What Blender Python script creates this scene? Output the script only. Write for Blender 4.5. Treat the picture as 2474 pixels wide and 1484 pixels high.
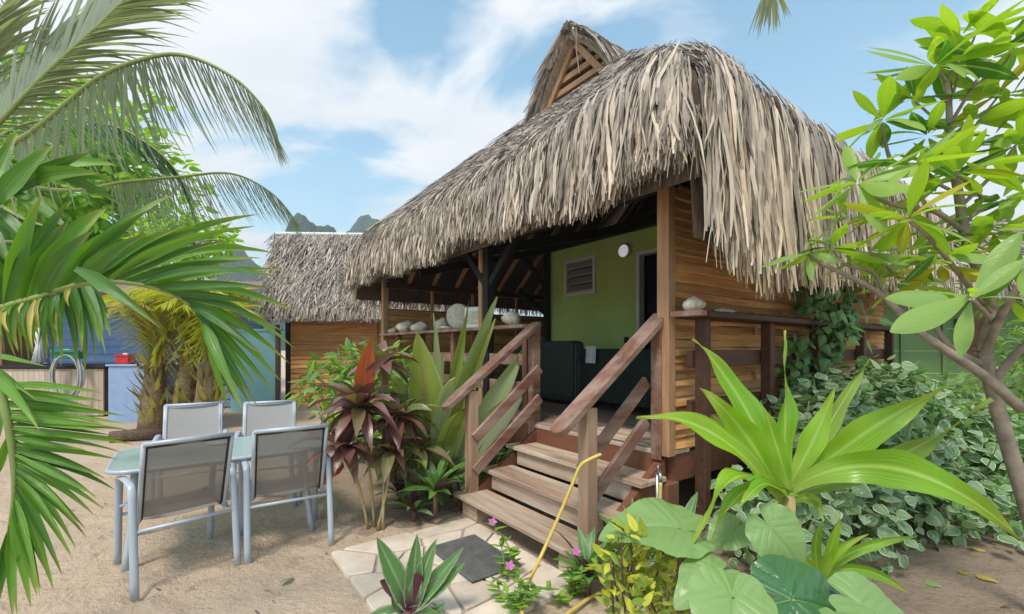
import bpy, math, random
import numpy as np
from mathutils import Vector, Matrix
R = random.Random(7)
for o in list(bpy.data.objects): bpy.data.objects.remove(o)
S = bpy.context.scene; COL = S.collection
rad = math.radians

# ------------------------------------------------------------------ camera, sky, sun
CAMZ = 1.55; F = 1100.0; CX = 1237.0; HY = 840.0        # photo measured on a 2474 px wide copy
cam = bpy.data.cameras.new('camera'); camo = bpy.data.objects.new('camera', cam); COL.objects.link(camo)
camo.location = (0, 0, CAMZ); camo.rotation_euler = (rad(90), 0, 0)
cam.sensor_width = 36; cam.lens = 36 * F / 2474; cam.shift_y = (HY - 742) / 2474
cam.clip_start = 0.05; cam.clip_end = 6000
S.camera = camo
SUN_EL, SUN_AZ = 58, 205            # azimuth clockwise from +Y : behind the camera, a little to the left
world = bpy.data.worlds.new('World'); S.world = world; world.use_nodes = True
def build_world():
    nt = world.node_tree; N = nt.nodes; L = nt.links; N.clear()
    out = N.new('ShaderNodeOutputWorld'); bg = N.new('ShaderNodeBackground'); bg.inputs['Strength'].default_value = 0.135
    sky = N.new('ShaderNodeTexSky'); sky.sky_type = 'NISHITA'; sky.sun_disc = False
    sky.sun_elevation = rad(SUN_EL); sky.sun_rotation = rad(SUN_AZ); sky.air_density = 1.0; sky.dust_density = 0.6; sky.ozone_density = 1.0
    tc = N.new('ShaderNodeTexCoord'); sep = N.new('ShaderNodeSeparateXYZ'); L.new(tc.outputs['Generated'], sep.inputs[0])
    def m(op, a, b=None):
        n = N.new('ShaderNodeMath'); n.operation = op
        for i, x in enumerate((a, b)):
            if x is None: continue
            if isinstance(x, (int, float)): n.inputs[i].default_value = x
            else: L.new(x, n.inputs[i])
        return n.outputs[0]
    zc = m('ADD', m('MAXIMUM', sep.outputs['Z'], 0.0), 0.22)
    comb = N.new('ShaderNodeCombineXYZ')
    L.new(m('DIVIDE', sep.outputs['X'], zc), comb.inputs[0]); L.new(m('DIVIDE', sep.outputs['Y'], zc), comb.inputs[1])
    mp = N.new('ShaderNodeMapping'); mp.inputs['Location'].default_value = (3.1, 0.4, 0); mp.inputs['Scale'].default_value = (0.9, 1.5, 1)
    mp.inputs['Rotation'].default_value = (0, 0, rad(-25))
    L.new(comb.outputs[0], mp.inputs[0])
    n1 = N.new('ShaderNodeTexNoise'); n1.inputs['Scale'].default_value = 1.15; n1.inputs['Detail'].default_value = 8; n1.inputs['Roughness'].default_value = 0.52; n1.inputs['Distortion'].default_value = 0.5
    L.new(mp.outputs[0], n1.inputs['Vector'])
    # broad cloud banks and clear gaps, placed by direction
    def blob(px, py, sx, sz, amp):
        d = Vector(((px - CX) / F, 1, (HY - py) / F)).normalized()
        s = N.new('ShaderNodeVectorMath'); s.operation = 'SUBTRACT'; L.new(tc.outputs['Generated'], s.inputs[0]); s.inputs[1].default_value = d
        k = N.new('ShaderNodeVectorMath'); k.operation = 'MULTIPLY'; L.new(s.outputs[0], k.inputs[0]); k.inputs[1].default_value = (1 / sx, 1 / sx, 1 / sz)
        l = N.new('ShaderNodeVectorMath'); l.operation = 'LENGTH'; L.new(k.outputs[0], l.inputs[0])
        return m('MULTIPLY', m('EXPONENT', m('MULTIPLY', m('MULTIPLY', l.outputs['Value'], l.outputs['Value']), -1.0)), amp)
    acc = m('ADD', m('MULTIPLY', m('SUBTRACT', n1.outputs['Fac'], .5), 1.9), .5)
    for b in ((450, 60, .5, .25, .20), (900, 210, .28, .09, .22), (1130, 270, .16, .05, .12), (2300, 0, .3, .09, .25), (2420, 430, .25, .2, .22), (820, 350, .16, .04, -.10), (1000, 50, .10, .06, -.10),
              (1750, 220, .5, .16, -.20), (2050, 250, .25, .14, -.10), (1210, 110, .10, .12, .16), (1560, 50, .16, .05, .12), (700, 130, .2, .1, .1)):
        acc = m('ADD', acc, blob(*b))
    ramp = N.new('ShaderNodeValToRGB'); e = ramp.color_ramp.elements
    e[0].position = 0.40; e[0].color = (0, 0, 0, 1); e[1].position = 0.68; e[1].color = (1, 1, 1, 1)
    ramp.color_ramp.interpolation = 'EASE'
    L.new(acc, ramp.inputs[0])
    # horizon brightening by thin cloud
    hz = m('MULTIPLY', m('EXPONENT', m('MULTIPLY', m('MAXIMUM', sep.outputs['Z'], 0.0), -4.2)), 0.85)
    mx = m('MAXIMUM', ramp.outputs[0], hz)
    mx = m('MINIMUM', m('ADD', m('MULTIPLY', mx, 0.9), 0.05), 1.0)
    n2 = N.new('ShaderNodeTexNoise'); n2.inputs['Scale'].default_value = 1.6; n2.inputs['Detail'].default_value = 5; L.new(mp.outputs[0], n2.inputs['Vector'])
    cr = N.new('ShaderNodeValToRGB'); ce = cr.color_ramp.elements
    ce[0].position = .3; ce[0].color = (5.7, 5.9, 6.2, 1); ce[1].position = .65; ce[1].color = (7.0, 7.05, 7.1, 1); L.new(n2.outputs['Fac'], cr.inputs[0])
    skyc = N.new('ShaderNodeMix'); skyc.data_type = 'RGBA'; skyc.blend_type = 'MULTIPLY'; skyc.inputs[0].default_value = 1
    L.new(sky.outputs[0], skyc.inputs[6]); skyc.inputs[7].default_value = (1.0, 1.68, 1.55, 1)
    mix = N.new('ShaderNodeMix'); mix.data_type = 'RGBA'; L.new(mx, mix.inputs[0]); L.new(skyc.outputs[2], mix.inputs[6]); L.new(cr.outputs[0], mix.inputs[7])
    L.new(mix.outputs[2], bg.inputs[0]); L.new(bg.outputs[0], out.inputs[0])
build_world()
sd = bpy.data.lights.new('sun', 'SUN'); sd.energy = 2.6; sd.angle = rad(13); sd.color = (1, .93, .83)
so = bpy.data.objects.new('sun', sd); COL.objects.link(so)
az = rad(SUN_AZ); el = rad(SUN_EL)
sdir = Vector((math.sin(az) * math.cos(el), math.cos(az) * math.cos(el), math.sin(el)))
so.rotation_euler = sdir.to_track_quat('Z', 'Y').to_euler(); so.location = (-6, -8, 15)
vs = S.view_settings; vs.view_transform = 'Standard'; vs.look = 'None'; vs.gamma = 1; vs.exposure = 0.32; vs.use_curve_mapping = False
S.render.engine = 'CYCLES'
S.cycles.max_bounces = 6; S.cycles.diffuse_bounces = 3; S.cycles.transparent_max_bounces = 8

# ------------------------------------------------------------------ helpers
def at(px, py, Y): return Vector(((px - CX) / F * Y, Y, CAMZ - (py - HY) / F * Y))
def gr(px, py, z=0.0):
    Y = (CAMZ - z) * F / (py - HY); return Vector(((px - CX) / F * Y, Y, z))
TH = rad(36.26); HC = Vector((1.18, 3.45, 0))
def H(p, t, z): return Vector((HC.x + p * math.cos(TH) - t * math.sin(TH), HC.y + p * math.sin(TH) + t * math.cos(TH), z))
def V(*a): return Vector(a)
def tag(o, label=None, cat=None, group=None, kind=None):
    if label: o['label'] = label
    if cat: o['category'] = cat
    if group: o['group'] = group
    if kind: o['kind'] = kind
    return o
def empty(name, loc=(0, 0, 0), rz=0.0, label=None, cat=None, group=None):
    o = bpy.data.objects.new(name, None); COL.objects.link(o); o.location = loc; o.rotation_euler = (0, 0, rz); o.empty_display_size = .1
    return tag(o, label, cat, group)
def link(name, me, parent=None, mat=None):
    o = bpy.data.objects.new(name, me); COL.objects.link(o)
    if parent is not None: o.parent = parent
    if mat is not None and len(me.materials) == 0: me.materials.append(mat)
    return o
def fastmesh(name, v, f, col=None, smooth=False):
    me = bpy.data.meshes.new(name)
    me.from_pydata([tuple(x) for x in v], [], f)
    if col is not None and len(col):
        a = me.color_attributes.new('Col', 'FLOAT_COLOR', 'POINT')
        arr = np.ones((len(v), 4), dtype=np.float32); arr[:, :3] = np.array(col, dtype=np.float32)
        a.data.foreach_set('color', arr.ravel())
    if smooth: me.polygons.foreach_set('use_smooth', [True] * len(me.polygons))
    me.update(); return me
class MB:
    def __init__(s): s.v = []; s.f = []; s.c = []
    def add(s, v, f, c=None):
        b = len(s.v); s.v += [tuple(x) for x in v]; s.f += [tuple(i + b for i in q) for q in f]
        if c is not None: s.c += c
        return s
    def box(s, x0, x1, y0, y1, z0, z1):
        return s.add([(x0, y0, z0), (x1, y0, z0), (x1, y1, z0), (x0, y1, z0), (x0, y0, z1), (x1, y0, z1), (x1, y1, z1), (x0, y1, z1)],
              [(0, 3, 2, 1), (4, 5, 6, 7), (0, 1, 5, 4), (1, 2, 6, 5), (2, 3, 7, 6), (3, 0, 4, 7)])
    def bar(s, a, b, w, h, up=(0, 0, 1)):
        a = Vector(a); b = Vector(b); T = (b - a).normalized(); up = Vector(up); x = T.cross(up).normalized(); u = x.cross(T)
        vs = []
        for e in (a, b):
            for i, j in ((-1, -1), (1, -1), (1, 1), (-1, 1)): vs.append(e + x * (i * w / 2) + u * (j * h / 2))
        return s.add(vs, [(0, 1, 2, 3), (7, 6, 5, 4), (0, 4, 5, 1), (1, 5, 6, 2), (2, 6, 7, 3), (3, 7, 4, 0)])
    def tube(s, pts, r, n=8, cap=True, sx=1.0, sy=1.0):
        pts = [Vector(p) for p in pts]; m = len(pts)
        rs = r if isinstance(r, (list, tuple)) else [r] * m
        T0 = (pts[1] - pts[0]).normalized(); ref = Vector((0, 0, 1)) if abs(T0.z) < .9 else Vector((1, 0, 0))
        x = T0.cross(ref).normalized(); vs = []; fs = []
        for i, p in enumerate(pts):
            T = (pts[min(i + 1, m - 1)] - pts[max(i - 1, 0)]).normalized(); x = (x - T * x.dot(T)).normalized(); y = T.cross(x)
            for k in range(n):
                a = 2 * math.pi * k / n; vs.append(p + x * (math.cos(a) * rs[i] * sx) + y * (math.sin(a) * rs[i] * sy))
        for i in range(m - 1):
            for k in range(n): fs.append((i * n + k, i * n + (k + 1) % n, (i + 1) * n + (k + 1) % n, (i + 1) * n + k))
        if cap: fs.append(tuple(range(n - 1, -1, -1))); fs.append(tuple((m - 1) * n + k for k in range(n)))
        return s.add(vs, fs)
    def lathe(s, prof, c, n=20, axis=None):
        vs = []; fs = []; m = len(prof); c = Vector(c)
        M = Matrix.Identity(3) if axis is None else Vector(axis).to_track_quat('Z', 'Y').to_matrix()
        for r, z in prof:
            for k in range(n):
                a = 2 * math.pi * k / n; vs.append(c + M @ Vector((r * math.cos(a), r * math.sin(a), z)))
        for i in range(m - 1):
            for k in range(n): fs.append((i * n + k, i * n + (k + 1) % n, (i + 1) * n + (k + 1) % n, (i + 1) * n + k))
        fs.append(tuple(range(n - 1, -1, -1))); fs.append(tuple((m - 1) * n + k for k in range(n)))
        return s.add(vs, fs)
    def build(s, name, mat, parent=None, smooth=False, bevel=0, off=None):
        v = s.v if off is None else [tuple(Vector(x) - off) for x in s.v]
        me = fastmesh(name, v, s.f, s.c if len(s.c) == len(s.v) else None, smooth)
        o = link(name, me, parent, mat)
        if bevel:
            b = o.modifiers.new('bevel', 'BEVEL'); b.width = bevel; b.segments = 2 if bevel > .01 else 1; b.limit_method = 'ANGLE'
        return o
def spline(pts, n):
    pts = [Vector(p) for p in pts]; m = len(pts); out = []
    for i in range(n):
        u = i / (n - 1) * (m - 1); k = min(int(u), m - 2); t = u - k
        p0 = pts[max(k - 1, 0)]; p1 = pts[k]; p2 = pts[k + 1]; p3 = pts[min(k + 2, m - 1)]
        out.append(.5 * ((2 * p1) + (p2 - p0) * t + (2 * p0 - 5 * p1 + 4 * p2 - p3) * t * t + (3 * p1 - p0 - 3 * p2 + p3) * t ** 3))
    return out
def bez(a, b, c, n): return [a * (1 - u) ** 2 + b * (2 * u * (1 - u)) + c * u * u for u in [i / (n - 1) for i in range(n)]]

# leaf profile functions (u from base to tip)
def p_lance(u): return max(.03, (math.sin(math.pi * min(1, u * .93 + .07) ** .75)))
def p_strap(u): return max(.02, min(1, .45 + 2.2 * u) * min(1, (1 - u) * 2.6) ** .7)
def p_obov(u): return max(.03, math.sin(math.pi * min(1, u ** 1.25 * .97 + .02)) ** .8)
def p_ovate(u): return max(.03, math.sin(math.pi * min(1., (u * .97 + .03) ** .62)) ** .9)
def p_need(u): return max(.05, min(1, .6 + 3 * u) * (1 - u) ** .55)
def p_wide(u): return max(.02, min(1, .30 + 1.9 * u) * min(1, (1 - u) * 1.9) ** .8)
def p_drac(u): return max(.015, min(1, .20 + 1.6 * u) * min(1, 2.0 * (1 - u) ** 1.0))
def p_pal(u): return max(.02, min(1, .34 + 2.0 * u) * min(1, 1.35 * (1 - u) ** .75))
def strip(path, width, side, prof, fold=.25, wave=0, wk=9, twist=0, roll=0, cols=3):
    """a leaf blade along a path, keel folded; Col = (distance from midrib, along, random)"""
    n = len(path); vs = []; fs = []; cs = []; rnd = R.random(); ph = R.random() * 6
    side = Vector(side)
    ks = [-1, 0, 1] if cols == 3 else [-1, -.5, 0, .5, 1]
    m = len(ks)
    for i, p in enumerate(path):
        u = i / (n - 1); T = (path[min(i + 1, n - 1)] - path[max(i - 1, 0)]).normalized()
        s = (side - T * side.dot(T)).normalized()
        q = roll + twist * u
        if q: s = Matrix.Rotation(q, 3, T) @ s
        nn = s.cross(T); w = width * prof(u) / 2
        for k in ks:
            lift = fold * w * abs(k) ** 1.3 + wave * width * abs(k) * math.sin(wk * u + ph + (1.7 if k > 0 else 0)) * min(1, 4 * u) 
            vs.append(p + s * (w * k) + nn * lift); cs.append((abs(k), u, rnd))
    for i in range(n - 1):
        for k in range(m - 1): a = i * m + k; fs.append((a, a + 1, a + m + 1, a + m))
    return vs, fs, cs
class Var: pass
def leaf_variant(prof, W, n=7, bend=.5, fold=.3, wave=.0, cols=3, twist=0):
    """unit leaf along +X, bending down by `bend` radians in total"""
    pts = [Vector((0, 0, 0))]; a = bend * -.15
    for i in range(n - 1):
        a += bend / (n - 1); pts.append(pts[-1] + Vector((math.cos(a), 0, -math.sin(a))) / (n - 1))
    v, f, c = strip(pts, W, (0, 1, 0), prof, fold, wave, 9, twist, 0, cols)
    V_ = Var(); V_.v = np.array([tuple(x) for x in v]); V_.f = f; V_.c = c
    V_.me = fastmesh('leaf', v, f, c, True); return V_
def frame(pos, d, up, sc):
    x = Vector(d).normalized(); up = Vector(up); z = up - x * up.dot(x)
    if z.length < 1e-4: z = Vector((1, 0, 0)) - x * x.x
    z.normalize(); y = z.cross(x)
    M = Matrix((x, y, z)).transposed().to_4x4() * sc; M[3][3] = 1
    M.translation = pos; return M
_mcache = {}
def var_mesh(var, mat):
    k = (id(var), mat.name)
    if k not in _mcache:
        me = var.me.copy(); me.materials.clear(); me.materials.append(mat); _mcache[k] = me
    return _mcache[k]
def leaves(parent, root, items, name='leaf', cap=300, stuff='leaf_mass'):
    """items: (var, matrix(world), mat); the `cap` that look largest from the camera as objects, the rest joined per material"""
    def key(it):
        p = it[1].translation; s = it[1].to_scale()[0]
        X = CX + F * p.x / max(p.y, .2); Z = HY - F * (p.z - CAMZ) / max(p.y, .2)
        vis = 1 if (-60 < X < 2530 and -60 < Z < 1540) else .1
        return -s / max(p.y, .3) * vis
    items = sorted(items, key=key); T = Matrix.Translation(-Vector(root))
    for var, M, mat in items[:cap]:
        o = link(name, var_mesh(var, mat), parent); o.matrix_basis = T @ M
    rest = {}
    for it in items[cap:]: rest.setdefault(it[2].name, []).append(it)
    for mn, its in rest.items():
        vv = []; ff = []; cc = []; b = 0
        for var, M, mat in its:
            A = np.array(T @ M); vv.append(var.v @ A[:3, :3].T + A[:3, 3]); ff += [tuple(i + b for i in q) for q in var.f]; rr = R.random()
            cc += [(c[0], c[1], rr) for c in var.c]; b += len(var.v)
        me = fastmesh(stuff, np.concatenate(vv).tolist(), ff, cc, True)
        o = link(stuff, me, parent, its[0][2]); o['kind'] = 'stuff'

# ------------------------------------------------------------------ materials
class NT:
    def __init__(s, name):
        s.m = bpy.data.materials.new(name); s.m.use_nodes = True; s.t = s.m.node_tree; s.t.nodes.clear()
        s.out = s.n('ShaderNodeOutputMaterial'); s.b = s.n('ShaderNodeBsdfPrincipled'); s.l(s.b.outputs[0], s.out.inputs[0])
    def n(s, t): return s.t.nodes.new(t)
    def l(s, a, b): s.t.links.new(a, b)
    def coord(s, which='Object', scale=(1, 1, 1), loc=(0, 0, 0), rot=(0, 0, 0)):
        tc = s.n('ShaderNodeTexCoord'); mp = s.n('ShaderNodeMapping'); s.l(tc.outputs[which], mp.inputs[0])
        mp.inputs['Scale'].default_value = scale; mp.inputs['Location'].default_value = loc; mp.inputs['Rotation'].default_value = rot; return mp.outputs[0]
    def noise(s, vec, scale, detail=4, rough=.55, dist=0):
        n = s.n('ShaderNodeTexNoise'); s.l(vec, n.inputs['Vector']); n.inputs['Scale'].default_value = scale
        n.inputs['Detail'].default_value = detail; n.inputs['Roughness'].default_value = rough; n.inputs['Distortion'].default_value = dist; return n.outputs['Fac']
    def ramp(s, fac, a, b, c0=(0, 0, 0, 1), c1=(1, 1, 1, 1)):
        r = s.n('ShaderNodeValToRGB'); e = r.color_ramp.elements; e[0].position = a; e[1].position = b; e[0].color = c0; e[1].color = c1
        s.l(fac, r.inputs[0]); return r.outputs[0]
    def mix(s, fac, a, b, mode='MIX'):
        x = s.n('ShaderNodeMix'); x.data_type = 'RGBA'; x.blend_type = mode
        for i, q in ((0, fac), (6, a), (7, b)):
            if isinstance(q, (int, float)): x.inputs[i].default_value = q
            elif isinstance(q, tuple): x.inputs[i].default_value = (*q[:3], 1)
            else: s.l(q, x.inputs[i])
        return x.outputs[2]
    def math(s, op, a, b=0.0):
        x = s.n('ShaderNodeMath'); x.operation = op
        for i, q in ((0, a), (1, b)):
            if isinstance(q, (int, float)): x.inputs[i].default_value = q
            else: s.l(q, x.inputs[i])
        return x.outputs[0]
    def bump(s, h, strength, dist=.01):
        b = s.n('ShaderNodeBump'); b.inputs['Strength'].default_value = strength; b.inputs['Distance'].default_value = dist
        s.l(h, b.inputs['Height']); s.l(b.outputs[0], s.b.inputs['Normal'])
    def attr(s):
        a = s.n('ShaderNodeAttribute'); a.attribute_name = 'Col'; sp = s.n('ShaderNodeSeparateColor'); s.l(a.outputs['Color'], sp.inputs[0]); return sp.outputs
    def rnd(s): return s.n('ShaderNodeObjectInfo').outputs['Random']
def setin(b, **k):
    for a, v in k.items():
        a = {'rough': 'Roughness', 'spec': 'Specular IOR Level', 'metal': 'Metallic', 'alpha': 'Alpha', 'trans': 'Transmission Weight', 'ior': 'IOR'}[a]
        b.inputs[a].default_value = v
def plain(name, c1, c2=None, scale=6, rough=.7, spec=.3, metal=0, bump=.15, bscale=60, stretch=(1, 1, 1), rnd=0.0, dist=.004):
    t = NT(name); c2 = c2 or tuple(x * .75 for x in c1)
    co = t.coord('Object', stretch); col = t.mix(t.ramp(t.noise(co, scale), .3, .7), c2, c1)
    if rnd:
        r = t.math('MULTIPLY_ADD', t.rnd(), 2 * rnd); r.node.inputs[2].default_value = 1 - rnd
        cc = t.n('ShaderNodeCombineColor')
        for i in range(3): t.l(r, cc.inputs[i])
        col = t.mix(1.0, col, cc.outputs[0], 'MULTIPLY')
    t.l(col, t.b.inputs['Base Color']); setin(t.b, rough=rough, spec=spec, metal=metal)
    if bump: t.bump(t.noise(co, bscale, 3), bump, dist)
    return t.m
def wood(name, c1, c2, axis='x', rough=.65, rnd=.25, worn=None, grain=26, bump=.5, knots=True):
    t = NT(name); st = {'x': (.09, 1, 1), 'y': (1, .09, 1), 'z': (1, 1, .09)}[axis]
    co = t.coord('Object', st)
    r = t.rnd(); ad = t.n('ShaderNodeVectorMath'); ad.operation = 'ADD'; t.l(co, ad.inputs[0]); cx = t.n('ShaderNodeCombineXYZ')
    for i in range(3): t.l(t.math('MULTIPLY', r, 7.3 * (i + 1)), cx.inputs[i])
    t.l(cx.outputs[0], ad.inputs[1]); co = ad.outputs[0]
    g = t.noise(co, grain, 6, .65, .6); big = t.noise(co, grain * .13, 3, .5, .3)
    col = t.mix(t.ramp(g, .3, .68), c2, c1)
    col = t.mix(t.math('MULTIPLY', t.ramp(big, .38, .68), .55), col, tuple(x * 1.25 for x in c1))
    if worn is not None: col = t.mix(t.ramp(t.noise(co, grain * .3, 5, .6), .42, .66), col, worn)
    k = t.math('MULTIPLY_ADD', r, 2 * rnd); k.node.inputs[2].default_value = 1 - rnd
    cc = t.n('ShaderNodeCombineColor')
    for i in range(3): t.l(k, cc.inputs[i])
    col = t.mix(1.0, col, cc.outputs[0], 'MULTIPLY')
    t.l(col, t.b.inputs['Base Color']); setin(t.b, rough=rough, spec=.25); t.bump(g, bump, .004)
    return t.m
def leafmat(name, c1, c2, rib=None, edge=None, es=.8, base=None, tip=None, rough=.42, transl=.35, back=None, spec=.35, vein=0, bstart=0.0, bend=.6):
    t = NT(name); A = t.attr(); ob = t.rnd(); co = t.coord('Object')
    f = t.math('FRACT', t.math('ADD', t.math('ADD', t.math('MULTIPLY', A[2], .8), t.math('MULTIPLY', ob, .8)), t.math('MULTIPLY', t.noise(co, 5, 2), .35)))
    f = t.ramp(f, .1, .9)
    col = t.mix(f, c1, c2)
    if base: col = t.mix(t.ramp(A[1], bstart, bend), base, col)
    if tip: col = t.mix(t.ramp(A[1], .7, 1), col, tip)
    if edge: 
        ed = t.math('ADD', A[0], t.math('MULTIPLY', t.math('SUBTRACT', t.noise(co, 40, 2), .5), .5))
        col = t.mix(t.ramp(ed, es - .06, es + .06), col, edge)
    if rib: col = t.mix(t.ramp(A[0], .03, .16), rib, col)
    cx = t.n('ShaderNodeCombineXYZ')
    if vein >= 0: t.l(t.math('MULTIPLY', A[0], 11.0 if vein else 5.0), cx.inputs[0]); t.l(t.math('MULTIPLY', A[1], 1.3), cx.inputs[1])
    else: t.l(t.math('MULTIPLY', t.math('ADD', t.math('MULTIPLY', A[0], .22), A[1]), 26.0), cx.inputs[0]); t.l(t.math('MULTIPLY', A[0], .8), cx.inputs[1])
    t.l(t.math('MULTIPLY', t.math('ADD', A[2], ob), 31.0), cx.inputs[2])
    sn = t.noise(cx.outputs[0], 1.0, 3, .6)
    kk = t.math('MULTIPLY_ADD', sn, .75 if vein else .5); kk.node.inputs[2].default_value = .62 if vein else .75
    k3 = t.n('ShaderNodeCombineColor')
    for i in range(3): t.l(kk, k3.inputs[i])
    col = t.mix(1.0, col, k3.outputs[0], 'MULTIPLY')
    t.bump(sn, .45 if vein else .3, .006)
    bl_ = t.ramp(t.math('ADD', t.noise(co, 28, 5, .7), t.math('MULTIPLY', ob, .06)), .70, .80); col = t.mix(t.math('MULTIPLY', bl_, .5), col, (.36, .29, .10))
    if back:
        g = t.n('ShaderNodeNewGeometry'); col = t.mix(g.outputs['Backfacing'], col, back)
    t.l(col, t.b.inputs['Base Color']); setin(t.b, rough=rough, spec=spec)
    tr = t.n('ShaderNodeBsdfTranslucent'); tc = t.mix(1.0, col, (1.25, 1.3, .55), 'MULTIPLY'); t.l(tc, tr.inputs[0])
    ms = t.n('ShaderNodeMixShader'); ms.inputs[0].default_value = transl
    t.l(t.b.outputs[0], ms.inputs[1]); t.l(tr.outputs[0], ms.inputs[2]); t.l(ms.outputs[0], t.out.inputs[0])
    return t.m
def thatchmat(name, grey, tan, bright=1.0):
    t = NT(name); A = t.attr()
    co = t.coord('Object'); n = t.noise(co, 7, 3)
    col = t.mix(A[2], grey, tan)
    k = t.math('MULTIPLY_ADD', A[0], .70 * bright); k.node.inputs[2].default_value = .50 * bright
    k = t.math('MULTIPLY', k, t.math('ADD', .62, t.math('MULTIPLY', n, .75)))
    cc = t.n('ShaderNodeCombineColor')
    for i in range(3): t.l(k, cc.inputs[i])
    col = t.mix(1.0, col, cc.outputs[0], 'MULTIPLY')
    t.l(col, t.b.inputs['Base Color']); setin(t.b, rough=.75, spec=.2); t.bump(t.noise(t.coord('Object', (1, 1, .15)), 90, 2), .4, .004)
    return t.m
M = {}
M['sand'] = None
def sandmat(name, a, b, c):
    t = NT(name); co = t.coord('Object')
    col = t.mix(t.ramp(t.noise(co, .9, 5, .6), .35, .68), a, b)
    col = t.mix(t.math('MULTIPLY', t.ramp(t.noise(co, 9, 6, .7), .52, .78), .6), col, c)
    col = t.mix(t.math('MULTIPLY', t.ramp(t.noise(co, 130, 3, .7), .6, .72), .5), col, tuple(x * .45 for x in a))
    t.l(col, t.b.inputs['Base Color']); setin(t.b, rough=.95, spec=.1)
    h = t.math('ADD', t.math('MULTIPLY', t.noise(co, 4.5, 6, .62, .4), 1.6), t.math('ADD', t.noise(co, 22, 5, .65), t.math('MULTIPLY', t.noise(co, 160, 3), .3))); t.bump(h, 1.0, .035)
    return t.m
M['sand'] = sandmat('sand', (.60, .45, .325), (.68, .53, .395), (.50, .365, .26))
M['soil'] = sandmat('soil', (.34, .25, .18), (.44, .33, .25), (.24, .165, .11))
M['board'] = wood('board', (.64, .345, .13), (.27, .115, .042), 'x', rnd=.34)
M['board_y'] = wood('board_y', (.40, .18, .06), (.18, .07, .025), 'y', rnd=.25)
M['board_pale'] = wood('board_pale', (.56, .29, .11), (.30, .125, .04), 'x', rnd=.2)
M['board_old'] = wood('board_old', (.36, .215, .115), (.20, .105, .055), 'y', rnd=.2)
M['post_tan'] = wood('post_tan', (.46, .27, .15), (.30, .155, .08), 'z', rnd=.1)
M['post_red'] = wood('post_red', (.25, .12, .075), (.14, .06, .04), 'z', rnd=.15)
M['dark'] = wood('dark', (.105, .048, .032), (.045, .020, .014), 'x', rnd=.2)
M['black'] = plain('black', (.012, .011, .010), (.02, .017, .015), rough=.6)
M['step'] = wood('step', (.46, .325, .235), (.20, .12, .08), 'y', rnd=.18, worn=(.62, .51, .41), bump=1.0)
M['rail'] = wood('rail', (.27, .14, .10), (.13, .06, .045), 'x', rnd=.15, worn=(.36, .255, .205), bump=.7)
M['newel'] = wood('newel', (.34, .20, .125), (.16, .08, .05), 'z', rnd=.15, worn=(.45, .33, .245), bump=.9)
M['deck'] = wood('deck', (.30, .19, .14), (.16, .09, .06), 'y', rnd=.2, worn=(.40, .33, .28))
M['fascia'] = wood('fascia', (.20, .08, .045), (.11, .045, .028), 'y', rnd=.2)
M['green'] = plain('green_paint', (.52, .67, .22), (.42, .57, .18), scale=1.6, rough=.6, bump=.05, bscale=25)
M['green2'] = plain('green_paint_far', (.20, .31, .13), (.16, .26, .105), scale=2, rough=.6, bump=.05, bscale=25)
M['white'] = plain('white_paint', (.74, .75, .76), (.66, .67, .69), rough=.5, bump=.05)
M['thatch'] = thatchmat('thatch', (.44, .38, .335), (.65, .525, .40))
M['thatch2'] = thatchmat('thatch_far', (.42, .36, .32), (.54, .45, .37), .95)
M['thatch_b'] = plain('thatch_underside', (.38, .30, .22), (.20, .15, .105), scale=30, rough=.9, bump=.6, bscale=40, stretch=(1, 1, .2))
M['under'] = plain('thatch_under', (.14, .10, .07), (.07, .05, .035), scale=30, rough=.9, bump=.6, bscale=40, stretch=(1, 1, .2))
M['alu'] = plain('aluminium', (.50, .55, .62), (.44, .49, .56), rough=.45, metal=.2, bump=.02, spec=.5)
M['trim'] = plain('black_trim', (.03, .03, .03), rough=.5, bump=0)
M['steel'] = plain('steel', (.5, .5, .5), rough=.35, metal=.9, bump=.02)
M['stone'] = plain('flagstone', (.76, .65, .54), (.55, .45, .36), scale=4, rough=.85, bump=.5, bscale=26, rnd=.13, dist=.008)
M['mortar'] = plain('mortar', (.40, .34, .28), (.30, .25, .20), scale=18, rough=.95, bump=.5)
M['mat'] = plain('rubber_mat', (.10, .10, .10), (.16, .155, .15), scale=9, rough=.85, bump=.5, bscale=140)
M['coral'] = plain('coral', (.70, .63, .53), (.42, .36, .29), scale=22, rough=.9, bump=.9, bscale=45, dist=.012)
M['blue'] = plain('blue_paint', (.20, .30, .52), (.16, .25, .46), scale=2, rough=.55, bump=.05)
M['blue2'] = plain('blue_render', (.34, .45, .66), (.26, .37, .60), scale=5, rough=.8, bump=.2)
M['turq'] = plain('turquoise_paint', (.33, .60, .62), (.28, .54, .58), scale=3, rough=.7, bump=.05)
M['hose_y'] = plain('yellow_hose', (.68, .50, .13), (.62, .44, .10), scale=9, rough=.45, bump=.03)
M['hose_g'] = plain('grey_hose', (.42, .43, .45), (.32, .33, .34), rough=.5, bump=.02)
M['greenp'] = plain('green_plastic', (.02, .22, .10), rough=.4, bump=0)
M['redp'] = plain('red_plastic', (.60, .03, .04), rough=.4, bump=0)
M['clad'] = wood('tub_cladding', (.50, .41, .33), (.40, .31, .24), 'z', rnd=.15)
M['bark'] = plain('bark', (.36, .29, .225), (.20, .155, .12), scale=16, rough=.9, bump=.7, bscale=45)
M['barkd'] = plain('bark_dark', (.17, .12, .085), (.09, .06, .045), scale=22, rough=.95, bump=.9, bscale=50)
M['fibre'] = plain('palm_fibre', (.34, .255, .13), (.15, .10, .055), scale=26, rough=.9, bump=.8, bscale=50)
M['stemg'] = plain('green_stem', (.26, .33, .09), (.20, .24, .08), rough=.5, bump=.05)
M['stemy'] = plain('cane_stem', (.46, .36, .16), (.34, .25, .12), scale=30, rough=.6, bump=.2)
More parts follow.
